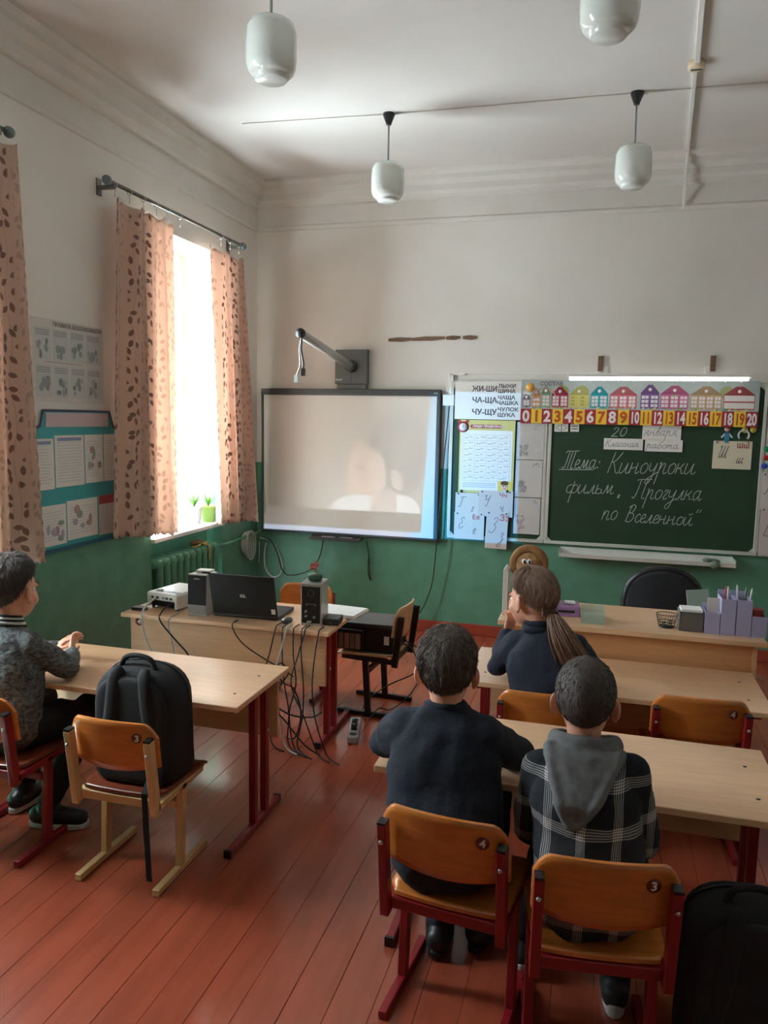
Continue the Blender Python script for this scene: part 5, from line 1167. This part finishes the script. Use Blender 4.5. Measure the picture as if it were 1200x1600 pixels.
def hand(mb, w, d, up, right, curl=.6, sc=1.0):
    """palm, four bent fingers and a thumb from the side of the palm; d = pointing direction, up = back of the hand; right = +1/-1 thumb side"""
    w, d, up = Vector(w), Vector(d).normalized(), Vector(up); up = (up - up.dot(d) * d).normalized(); s_ = d.cross(up) * right
    c = w + d * .040 * sc; R3 = Matrix((s_, d, up)).transposed()
    mb.ell(c, (.034 * sc, .042 * sc, .014 * sc), 16, 10, None, R3); mb.ell(w + d * .012 * sc, (.024 * sc, .03 * sc, .018 * sc), 14, 8, None, R3)
    for off, L_ in ((.029, .050), (.010, .058), (-.010, .054), (-.029, .042)):
        p = c + s_ * off * sc + d * .030 * sc; q = d + s_ * off * 2.5; q.normalize(); pts = [p - q * .012 * sc]; a = curl * .5; pts.append(p)
        for k in range(3):
            v = q * math.cos(a) - up * math.sin(a); p = p + v * L_ * sc * (.42, .33, .25)[k]; pts.append(p); a += curl
        limb(mb, pts, [.0085 * sc, .0082 * sc, .0076 * sc, .0070 * sc, .0062 * sc])
    p = w + d * .018 * sc + s_ * .026 * sc; v = (d * .65 + s_ * .65 - up * .35).normalized(); v2 = (d * .95 + s_ * .15 - up * .35).normalized()
    limb(mb, [p, p + v * .030 * sc, p + v * .030 * sc + v2 * .026 * sc], [.0115 * sc, .0092 * sc, .0072 * sc])
M_HAIRD = mat('dark_brown_hair', srgb(92, 76, 66), .55, var=.45, vscale=30, stretch=(4, 4, .7), bump=.7, bscale=90)
M_HAIRB = mat('near_black_hair', srgb(74, 62, 56), .6, var=.4, vscale=40, stretch=(3, 3, 1), bump=.7, bscale=120)
M_HAIRL = mat('light_brown_hair', srgb(138, 106, 86), .45, var=.40, vscale=26, stretch=(5, 5, .5), bump=.6, bscale=70)
M_HAIRG = mat('ash_brown_hair', srgb(92, 84, 80), .5, var=.5, vscale=30, stretch=(4, 4, .8), bump=.7, bscale=90)
M_EYEW = mat('eye_white', srgb(235, 232, 228), .2); M_IRIS = mat('iris', srgb(70, 60, 50), .2); M_LIP = mat('lips', srgb(190, 112, 100), .5)
def hair_cap(Hc, Rh, hs, mt, parent, elev, thick, seed, tuft=.003, strands=5000, slen=.022, lift=.45):
    nph, nt = 120, 44; c0 = Vector((0, -.010, .020)); ra = Vector((.0755, .0945, .0945)); vs = []
    for j in range(nt + 1):
        t_ = j / nt
        for i in range(nph):
            ph = 2 * PI * i / nph; e0 = elev(ph); el = PI / 2 + (e0 - PI / 2) * t_
            d = Vector((math.sin(ph) * math.cos(el), math.cos(ph) * math.cos(el), math.sin(el)))
            r = 1 / math.sqrt((d.x / ra.x) ** 2 + (d.y / ra.y) ** 2 + (d.z / ra.z) ** 2)
            th = thick(ph, el) * (1 - t_ ** 6) - .006 * t_ ** 10
            nv = noise.noise(Vector((d.x * 9, d.y * 9, d.z * 4)) + Vector((seed, 0, 0))) * tuft + noise.noise(Vector((d.x * 34, d.y * 34, d.z * 9)) + Vector((seed, 5, 0))) * tuft * .7
            p = c0 + d * (r + th + nv * (1 - t_ ** 4))
            if el < -.5: p.y += .0
            vs.append(Rh @ (p * hs) + Hc)
    fs = [(j * nph + i, (j + 1) * nph + i, (j + 1) * nph + (i + 1) % nph, j * nph + (i + 1) % nph) for j in range(nt) for i in range(nph)]
    base = len(vs); vs.append(Rh @ (c0 * hs) + Hc); fs += [(nt * nph + i, base, nt * nph + (i + 1) % nph) for i in range(nph)]
    mb = MB().add(vs, fs, None, True); rnd = random.Random(seed * 7)
    # short strands lying along the growth direction, away from the crown
    for k in range(strands):
        i = rnd.randrange(nph); j = int((nt - 3) * math.sqrt(rnd.random())); p0 = vs[j * nph + i]; p1 = vs[(j + 2) * nph + i]; side_ = vs[j * nph + (i + 1) % nph] - p0
        up_ = (p0 - vs[base]).normalized(); fl_ = (p1 - p0)
        if fl_.length < 1e-6: continue
        fl_.normalize(); side_ = fl_.cross(up_)
        L_ = slen * rnd.uniform(.6, 1.2); q0 = p0 - up_ * .002 + side_ * rnd.uniform(-.004, .004); dr = (fl_ + up_ * rnd.uniform(.02, lift) + side_ * rnd.uniform(-.35, .35)).normalized()
        q1 = q0 + dr * L_ * .55; q2 = q1 + (dr - up_ * .35).normalized() * L_ * .45; r_ = .0011 * hs
        b0 = len(mb.v); mb.v += [tuple(v) for v in (q0 - side_ * r_, q0 + side_ * r_, q0 + up_ * r_, q1 - side_ * r_ * .8, q1 + side_ * r_ * .8, q1 + up_ * r_ * .8, q2)]
        for f in ((0, 3, 5, 2), (2, 5, 4, 1), (1, 4, 3, 0), (3, 6, 5), (5, 6, 4), (4, 6, 3)): mb.f.append(tuple(b0 + a for a in f)); mb.c.append(None); mb.sm.append(False)
    return mb.build('hair', mt, parent)
def short_elev(ph):
    c_ = math.cos(ph)           # +1 front, -1 back
    side = math.exp(-((abs(math.atan2(math.sin(ph), c_)) - 1.62) / .32) ** 2)
    return math.radians(2 + 36 * max(0, c_) ** .8 - 54 * max(0, -c_) ** .75 + 12 * side)

def person(label, J, yaw, pitch, hs, top_m, leg_m, shoe_m, hair, rows, seed, side=(1, 0, 0), arm_r=(.056, .047, .038), sole=None, roll=0.0, curl=.7, sole_h=.026, leg_r=(.078, .060, .046)):
    base = Vector((J['pelvis'].x, J['pelvis'].y, 0)); J = {k: Vector(v) - base for k, v in J.items()}
    rows = [(Vector(c) - base, a, b) for c, a, b in rows]
    t = thing('person', label, 'person', base)
    Rh = Matrix.Rotation(yaw, 3, 'Z') @ Matrix.Rotation(pitch, 3, 'X') @ Matrix.Rotation(roll, 3, 'Y'); Hc = J['head']
    h = lambda x, y, z: Rh @ (Vector((x, y, z)) * hs) + Hc
    b = MB()
    b.ell(h(0, -.010, .020), (.073 * hs, .091 * hs, .091 * hs), 24, 16, None, Rh)
    b.ell(h(0, .030, -.035), (.058 * hs, .062 * hs, .072 * hs), 20, 14, None, Rh)
    b.ell(h(0, .054, -.082), (.028 * hs, .028 * hs, .022 * hs), 14, 10, None, Rh)
    for s_ in (-1, 1):
        b.ell(h(s_ * .036, .058, -.038), (.024 * hs, .022 * hs, .026 * hs), 12, 8, None, Rh)
        b.ell(h(s_ * .0795, -.004, -.008), (.009 * hs, .019 * hs, .029 * hs), 12, 10, None, Rh @ Matrix.Rotation(s_ * .55, 3, 'Z'))
        b.ell(h(s_ * .076, .004, -.034), (.008 * hs, .010 * hs, .012 * hs), 10, 8, None, Rh)
    b.ell(h(0, .072, .012), (.052 * hs, .016 * hs, .012 * hs), 14, 8, None, Rh)
    limb(b, [h(0, .082, .008), h(0, .096, -.014), h(0, .106, -.030)], [.008 * hs, .010 * hs, .013 * hs])
    b.ell(h(0, .086, -.056), (.022 * hs, .010 * hs, .009 * hs), 12, 8, None, Rh)
    limb(b, [h(0, -.022, -.05), (h(0, -.022, -.08) + J['neck']) / 2, J['neck'] + Vector((0, 0, -.04))], [.046 * hs, .043 * hs, .055 * hs])
    torso(b, [(c, a * .82, d * .80) for c, a, d in rows], side)
    for s_, sh, el, wr, hd in ((-1, 'shL', 'elL', 'wrL', 'hdL'), (1, 'shR', 'elR', 'wrR', 'hdR')):
        limb(b, [J[sh], (J[sh] + J[el]) / 2, J[el], (J[el] + J[wr]) / 2, J[wr]], [arm_r[0] * .78, arm_r[0] * .72, arm_r[1] * .75, .030, .023])
        hv = J[hd] - J[wr]; hand(b, J[wr], hv, Vector((-s_ * .25, .1, 1)) if abs(hv.normalized().z) < .7 else Vector((-s_, -.6, 0)), s_ * -1, curl, .98)
    for s_, hp_, kn, an, to in ((-1, 'hpL', 'knL', 'anL', 'toL'), (1, 'hpR', 'knR', 'anR', 'toR')):
        limb(b, [J[hp_], (J[hp_] + J[kn]) / 2, J[kn], J[kn] * .6 + J[an] * .4, J[an]], [leg_r[0] * .8, leg_r[0] * .74, leg_r[1] * .78, leg_r[1] * .74, .032])
        limb(b, [J[an] + Vector((0, 0, -.03)), (J[an] + J[to]) / 2 + Vector((0, 0, -.01)), J[to]], [.032, .028, .022])
    me = remesh(b, .0042, 3); me.materials.append(M_SKIN); link('body', me, t)
    for s_ in (-1, 1):
        e_ = MB().ell(h(s_ * .030, .066, -.004), (.0115 * hs,) * 3, 14, 10).build('eye', M_EYEW, t)
        MB().ell(h(s_ * .030, .0745, -.004), (.006 * hs, .004 * hs, .006 * hs), 12, 8, None, Rh).build('iris', M_IRIS, e_)
        MB().tube([h(s_ * .014, .091, .016), h(s_ * .030, .090, .021), h(s_ * .046, .080, .016)], .0032, 6).build('eyebrow', hair['m'], t)
    MB().ell(h(0, .094, -.053), (.017 * hs, .005 * hs, .0035 * hs), 12, 6, None, Rh).ell(h(0, .092, -.060), (.014 * hs, .005 * hs, .004 * hs), 12, 6, None, Rh).build('lips', M_LIP, t)
    # clothes
    c = MB(); torso(c, rows, side)
    for sh, el, wr in (('shL', 'elL', 'wrL'), ('shR', 'elR', 'wrR')):
        m1, m2 = (J[sh] + J[el]) / 2, (J[el] + J[wr]) / 2
        limb(c, [J[sh], m1, J[el], m2, J[wr] - (J[wr] - J[el]).normalized() * .012], [arm_r[0], arm_r[0] * .95, arm_r[1], arm_r[1] * .92, arm_r[2]])
    for sh in ('shL', 'shR'): limb(c, [J[sh], rows[-1][0] + Vector((0, 0, -.03))], [arm_r[0], .05])
    me = remesh(c, .0065, 4, .012, 8.0, seed, .0012, 70.0); me.materials.append(top_m); top = link('top', me, t)
    c = MB(); c.ell(J['pelvis'] + Vector((0, 0, -.015)), (rows[0][1] * .92, rows[0][2] * .98, .073), 20, 12)
    for hp_, kn, an in (('hpL', 'knL', 'anL'), ('hpR', 'knR', 'anR')):
        limb(c, [J[hp_], (J[hp_] + J[kn]) / 2, J[kn], (J[kn] + J[an]) / 2, J[an] + Vector((0, 0, .02))], [leg_r[0], leg_r[0] * .95, leg_r[1], leg_r[1] * .95, leg_r[2]])
    me = remesh(c, .008, 4, .007, 11.0, seed + 3); me.materials.append(leg_m); link('trousers', me, t)
    for an, to in (('anL', 'toL'), ('anR', 'toR')):
        A, B = J[an], J[to]; d = (B - A); d.z = 0; d.normalize(); s3 = Vector((d.y, -d.x, 0)); heel = A - d * .045; 
        flo = 0.0
        c = MB(); limb(c, [Vector((heel.x, heel.y, .050)), A + Vector((0, 0, -.035)), Vector((B.x, B.y, .040))], [.040, .044, .036]); limb(c, [A + Vector((0, 0, .02)), A + Vector((0, 0, -.03))], [.044, .046])
        me = remesh(c, .0065, 4)
        for v in me.vertices: v.co.z = max(v.co.z, .018)
        me.materials.append(shoe_m); so = link('shoe', me, t)
        pts = []
        L_ = (B - heel).length + .03
        for k in range(20):
            q = 2 * PI * k / 20; u = math.cos(q); w_ = math.sin(q); ww = .043 - .006 * (u < 0)
            p = heel * .5 + B * .5 + d * (u * (L_ / 2 + .022)) + s3 * (math.copysign(abs(w_) ** .7, w_) * ww); pts.append((p.x, p.y))
        MB().prism(pts, 'z', .001, sole_h).build('sole', sole or M_BLACK, so, .006)
    if 'cap' in hair: hair_cap(Hc, Rh, hs, hair['m'], t, hair.get('elev', short_elev), hair['cap'], seed, hair.get('tuft', .003), *hair.get('str', (5000, .022, .45)))
    return t, top, h, Rh, base
def collar(parent, c, rx, ry, r, mt, tilt=-.25, name='collar', z=0.0):
    R3 = Matrix.Rotation(tilt, 3, 'X')
    return MB().tube([Vector(c) + R3 @ Vector((rx * math.cos(a), ry * math.sin(a), z)) for a in [2 * PI * k / 32 for k in range(33)]], r, 10).build(name, mt, parent)
V = Vector
std_thick = lambda ph, el: .010 + .008 * max(0, math.sin(el))
M_NAVY = mat('navy_knit', srgb(25, 32, 46), .9, var=.25, vscale=16, bump=.6, bscale=320)
M_NAVY2 = mat('navy_turtleneck_knit', srgb(26, 34, 52), .85, var=.25, vscale=12, bump=.5, bscale=260)
M_DENIM = mat('dark_denim', srgb(34, 44, 66), .85, var=.3, vscale=60)
M_BLKTR = mat('black_trousers', srgb(24, 23, 26), .85, var=.2, vscale=20)
M_BOOT = mat('black_leather', srgb(28, 27, 28), .4, var=.2)
# melange knit
m = bpy.data.materials.new('grey_melange_knit'); m.use_nodes = True; T = NT(m.node_tree); p = T.n['Principled BSDF']; p.inputs['Roughness'].default_value = .9
co = T.node('ShaderNodeTexCoord').outputs['Object']
n1 = T.noise(co, 95.0, 4.0, .7); n2 = T.noise(T.scale(co, (1, 1, 2.2)), 34.0, 4.0, .7)
T.put(p.inputs['Base Color'], T.mix(T.smooth(T.m('ADD', T.m('MULTIPLY', n1, .5), T.m('MULTIPLY', n2, .5)), .38, .66), srgb(50, 54, 56), srgb(124, 126, 124)))
bp_ = T.node('ShaderNodeBump'); bp_.inputs['Strength'].default_value = .7; bp_.inputs['Distance'].default_value = .004; T.put(bp_.inputs['Height'], n1); T.put(p.inputs['Normal'], bp_.outputs[0])
M_MEL = m
# plaid flannel: stripes follow the cloth (object x and height)
m = bpy.data.materials.new('plaid_flannel'); m.use_nodes = True; T = NT(m.node_tree); p = T.n['Principled BSDF']; p.inputs['Roughness'].default_value = .9
co = T.node('ShaderNodeTexCoord').outputs['Object']; sx = T.node('ShaderNodeSeparateXYZ'); T.put(sx.inputs[0], co)
wv = T.m('MULTIPLY', T.m('SUBTRACT', T.noise(co, 6.0, 2.0), .5), .030)
def stripes(v, per, off):
    f = T.m('SUBTRACT', T.m('FRACT', T.m('ADD', T.m('DIVIDE', T.m('ADD', v, wv), per), off)), .5); a = T.m('ABSOLUTE', f); out = None
    for c_, w_ in ((0.0, .018), (.055, .016), (.108, .014)):
        k_ = T.m('LESS_THAN', T.m('ABSOLUTE', T.m('SUBTRACT', a, c_)), w_); out = k_ if out is None else T.m('MAXIMUM', out, k_)
    return out
A_ = stripes(sx.outputs[0], .089, .83); B_ = stripes(sx.outputs[2], .110, .61)
both = T.m('MULTIPLY', A_, B_); any_ = T.m('MAXIMUM', A_, B_)
cb_ = T.mix(T.smooth(T.noise(co, 8.0, 2.0), .4, .6), srgb(24, 26, 34), srgb(20, 20, 25))
c = T.mix(T.m('MULTIPLY', any_, .72), cb_, srgb(150, 148, 146)); c = T.mix(T.m('MULTIPLY', both, .75), c, srgb(232, 222, 214))
T.put(p.inputs['Base Color'], c); bp_ = T.node('ShaderNodeBump'); bp_.inputs['Strength'].default_value = .5; bp_.inputs['Distance'].default_value = .003; T.put(bp_.inputs['Height'], T.noise(co, 240.0, 2.0)); T.put(p.inputs['Normal'], bp_.outputs[0])
M_PLAID = m

# boy in navy sweater, arms folded on the desk
J = dict(pelvis=V((-.365, 2.075, .465)), neck=V((-.405, 2.185, .835)), head=V((-.412, 2.205, .945)), shL=V((-.522, 2.165, .765)), shR=V((-.290, 2.16, .775)), elL=V((-.606, 2.25, .680)), elR=V((-.208, 2.285, .680)),
 wrL=V((-.44, 2.44, .666)), hdL=V((-.36, 2.47, .655)), wrR=V((-.37, 2.40, .672)), hdR=V((-.46, 2.44, .672)), hpL=V((-.445, 2.10, .452)), hpR=V((-.285, 2.09, .452)), knL=V((-.470, 2.42, .455)), knR=V((-.285, 2.43, .455)), anL=V((-.428, 2.285, .085)), anR=V((-.305, 2.35, .085)), toL=V((-.438, 2.415, .03)), toR=V((-.295, 2.48, .03)))
rows = [((-.368, 2.032, .436), .160, .106), ((-.376, 2.05, .50), .168, .114), ((-.390, 2.10, .60), .172, .114), ((-.398, 2.13, .69), .170, .108), ((-.404, 2.16, .775), .145, .092), ((-.405, 2.18, .835), .080, .066)]
pr_, top, h, Rh, base = person('boy in dark navy sweater with arms folded on the desk, seen from behind', J, .12, -.10, 1.08, M_NAVY, M_DENIM, M_BOOT, dict(m=M_HAIRD, cap=std_thick, tuft=.0035, str=(6000, .024, .5)), rows, 1, arm_r=(.066, .056, .042))
collar(pr_, J['neck'] - base + V((0, .0, .010)), .060, .055, .012, M_NAVY, -.3)
# boy in plaid shirt with grey hood
J = dict(pelvis=V((.030, 2.005, .455)), neck=V((-.003, 2.10, .820)), head=V((-.007, 2.115, .930)), shL=V((-.112, 2.085, .742)), shR=V((.120, 2.075, .758)), elL=V((-.150, 2.125, .535)), elR=V((.168, 2.125, .550)),
 wrL=V((-.085, 2.31, .535)), hdL=V((-.04, 2.39, .535)), wrR=V((.125, 2.33, .535)), hdR=V((.08, 2.40, .535)), hpL=V((-.045, 2.04, .442)), hpR=V((.105, 2.04, .442)), knL=V((-.075, 2.36, .435)), knR=V((.135, 2.36, .435)), anL=V((-.165, 2.29, .085)), anR=V((.118, 2.20, .085)), toL=V((-.180, 2.42, .03)), toR=V((.118, 2.33, .03)))
rows = [((.035, 1.962, .425), .150, .102), ((.030, 1.975, .49), .148, .108), ((.018, 2.02, .59), .140, .104), ((.008, 2.05, .68), .146, .100), ((.0, 2.075, .75), .128, .085), ((-.003, 2.095, .80), .072, .060)]
pr_, top, h, Rh, base = person('boy in black and white plaid shirt with grey hood, seen from behind', J, -.02, -.08, 1.04, M_PLAID, M_BLKTR, mat('dark_sneaker', srgb(44, 44, 44), .6, var=.3, vscale=30), dict(m=M_HAIRB, cap=lambda ph, el: .006 + .004 * max(0, math.sin(el)), tuft=.0015, str=(6000, .012, .5)), rows, 2, sole=mat('white_rubber', srgb(206, 204, 200), .6), sole_h=.045)
hd = MB(); nb_ = J['neck'] - base
for k in range(33):
    a = 2 * PI * k / 32; back_ = max(0, -math.sin(a)); hd.ell(nb_ + V((.080 * math.cos(a), .064 * math.sin(a) - .002, .006 + .014 * back_ - .03 * max(0, math.sin(a)))), (.022, .020, .030), 10, 8)
for k in range(22):      # the hood hangs flat on the back and narrows to a point
    q = k / 21; hw_ = .104 * (1 - q) ** .8 + .010; z_ = .006 - .165 * q; y_ = -.074 - .088 * min(1, q * 1.5) ** .8 - .006 * q
    hd.ell(nb_ + V((-.018 * q, y_ + .004, z_)), (hw_, .024 - .008 * q, .016), 20, 8)
    for s_ in (-1, 1): hd.ell(nb_ + V((-.018 * q + s_ * hw_ * .8, y_ + .010 * (1 - q), z_ + .004)), (.017, .019, .014), 10, 8)
me = remesh(hd, .006, 5, .004, 14, 5); me.materials.append(mat('grey_jersey', srgb(112, 112, 112), .9, var=.15, vscale=60, bump=.3, bscale=300)); link('hood', me, pr_)
# girl with ponytail, chin on her hand
J = dict(pelvis=V((-.160, 3.095, .462)), neck=V((-.212, 3.165, .835)), head=V((-.246, 3.18, .962)), shL=V((-.300, 3.185, .765)), shR=V((-.060, 3.150, .778)), elL=V((-.376, 3.165, .665)), elR=V((.020, 3.205, .668)),
 wrL=V((-.352, 3.255, .785)), hdL=V((-.330, 3.262, .865)), wrR=V((-.10, 3.36, .648)), hdR=V((-.18, 3.40, .648)), hpL=V((-.235, 3.13, .452)), hpR=V((-.085, 3.13, .452)), knL=V((-.25, 3.45, .450)), knR=V((-.07, 3.45, .450)), anL=V((-.26, 3.40, .085)), anR=V((-.06, 3.40, .085)), toL=V((-.26, 3.53, .03)), toR=V((-.05, 3.53, .03)))
rows = [((-.160, 3.085, .432), .140, .098), ((-.160, 3.09, .51), .148, .108), ((-.163, 3.11, .61), .158, .110), ((-.172, 3.13, .70), .162, .106), ((-.188, 3.15, .775), .142, .092), ((-.210, 3.16, .825), .070, .062)]
def girl_elev(ph):
    c_ = math.cos(ph); a = abs(math.atan2(math.sin(ph), c_)); side = math.exp(-((a - 1.6) / .45) ** 2)
    return math.radians(2 + 40 * max(0, c_) - 40 * max(0, -c_) ** .6 + 10 * side)
pr_, top, h, Rh, base = person('girl with long brown ponytail in navy turtleneck resting chin on hand', J, .92, -.06, 1.08, M_NAVY2, M_BLKTR, M_BOOT, dict(m=M_HAIRL, cap=lambda ph, el: .012 + .006 * max(0, math.sin(el)), tuft=.0012, elev=girl_elev, str=(3500, .05, .05)), rows, 3, curl=.95)
collar(pr_, J['neck'] - base + V((0, 0, .005)), .054, .050, .018, M_NAVY2, -.2); collar(pr_, J['neck'] - base + V((0, 0, .030)), .050, .046, .014, M_NAVY2, -.2, 'collar_fold')
g0 = h(0, -.108, -.045); rnd = random.Random(6); tl = MB()
tip = on_y(906, 1052, 3.045) - base; midp = on_y(882, 1005, 3.035) - base; lo_ = on_y(868, 972, 3.055) - base
for k in range(150):
    a = rnd.uniform(0, 6.28); r = math.sqrt(rnd.random()); o1 = V((math.cos(a) * r, math.sin(a) * r * .6, rnd.uniform(-.3, .3)))
    L_ = rnd.uniform(.72, 1.08)
    pts = smoothpath([h(.045 * math.cos(a) * r, -.085, -.03 + .04 * math.sin(a) * r), g0 + o1 * .010, lo_ + o1 * .034, midp + o1 * .060, midp + (tip - midp) * L_ + V((o1.x * .085, o1.y * .036, 0))], 4)
    n_ = len(pts); tl.tube(pts, [.0052 * (1 - .75 * (i / (n_ - 1)) ** 2) for i in range(n_)], 5)
tl.build('ponytail', M_HAIRL, pr_)
MB().lathe([(.016 + .006 * math.cos(a), .007 * math.sin(a)) for a in [k * PI / 4 for k in range(8)]], 18, g0, None, ((lo_ - g0).to_track_quat('Z', 'Y').to_matrix()), True).build('hair_tie', mat('brown_hair_tie', srgb(70, 48, 40), .8), pr_)
# boy in grey melange sweater at the left edge
J = dict(pelvis=V((-2.215, 2.405, .465)), neck=V((-2.250, 2.475, .850)), head=V((-2.248, 2.505, .985)), shL=V((-2.372, 2.47, .785)), shR=V((-2.125, 2.455, .785)), elL=V((-2.455, 2.575, .672)), elR=V((-2.035, 2.555, .672)),
 wrL=V((-2.265, 2.765, .668)), hdL=V((-2.205, 2.795, .720)), wrR=V((-2.128, 2.700, .672)), hdR=V((-2.160, 2.750, .735)), hpL=V((-2.295, 2.43, .452)), hpR=V((-2.135, 2.43, .452)), knL=V((-2.31, 2.74, .450)), knR=V((-2.055, 2.70, .450)), anL=V((-2.33, 2.62, .085)), anR=V((-2.115, 2.515, .085)), toL=V((-2.33, 2.75, .03)), toR=V((-1.995, 2.545, .03)))
rows = [((-2.215, 2.395, .438), .150, .105), ((-2.218, 2.40, .50), .155, .115), ((-2.228, 2.42, .61), .155, .112), ((-2.238, 2.44, .71), .152, .105), ((-2.245, 2.455, .785), .130, .088), ((-2.250, 2.47, .835), .072, .062)]
pr_, top, h, Rh, base = person('boy in grey melange sweater at the left desk, cut off by the left edge', J, -.05, -.05, 1.12, M_MEL, M_BLKTR, M_BOOT, dict(m=M_HAIRG, cap=lambda ph, el: .008 + .014 * max(0, math.sin(el)), tuft=.005, str=(6000, .028, .6)), rows, 4, sole=M_CABLEW, curl=.8)
nb_ = J['neck'] - base
for k, (mt_, dz) in enumerate(((M_BLKTR, 0), (M_CABLEW, .011), (M_BLKTR, .020), (M_CABLEW, .028), (M_BLKTR, .036))): collar(pr_, nb_ + V((0, 0, .0 + dz)), .068 - .0035 * k, .062 - .0035 * k, .0075, mt_, -.25, 'collar_stripe')
for el, wr in (('elL', 'wrL'), ('elR', 'wrR')):
    d = (J[wr] - J[el]).normalized(); e_ = J[wr] - base
    MB().tube([e_ - d * .022, e_ + d * .012], [.036, .033], 16).build('shirt_cuff', mat('pale_blue_cotton', srgb(150, 178, 196), .8, var=.2, vscale=40), pr_)
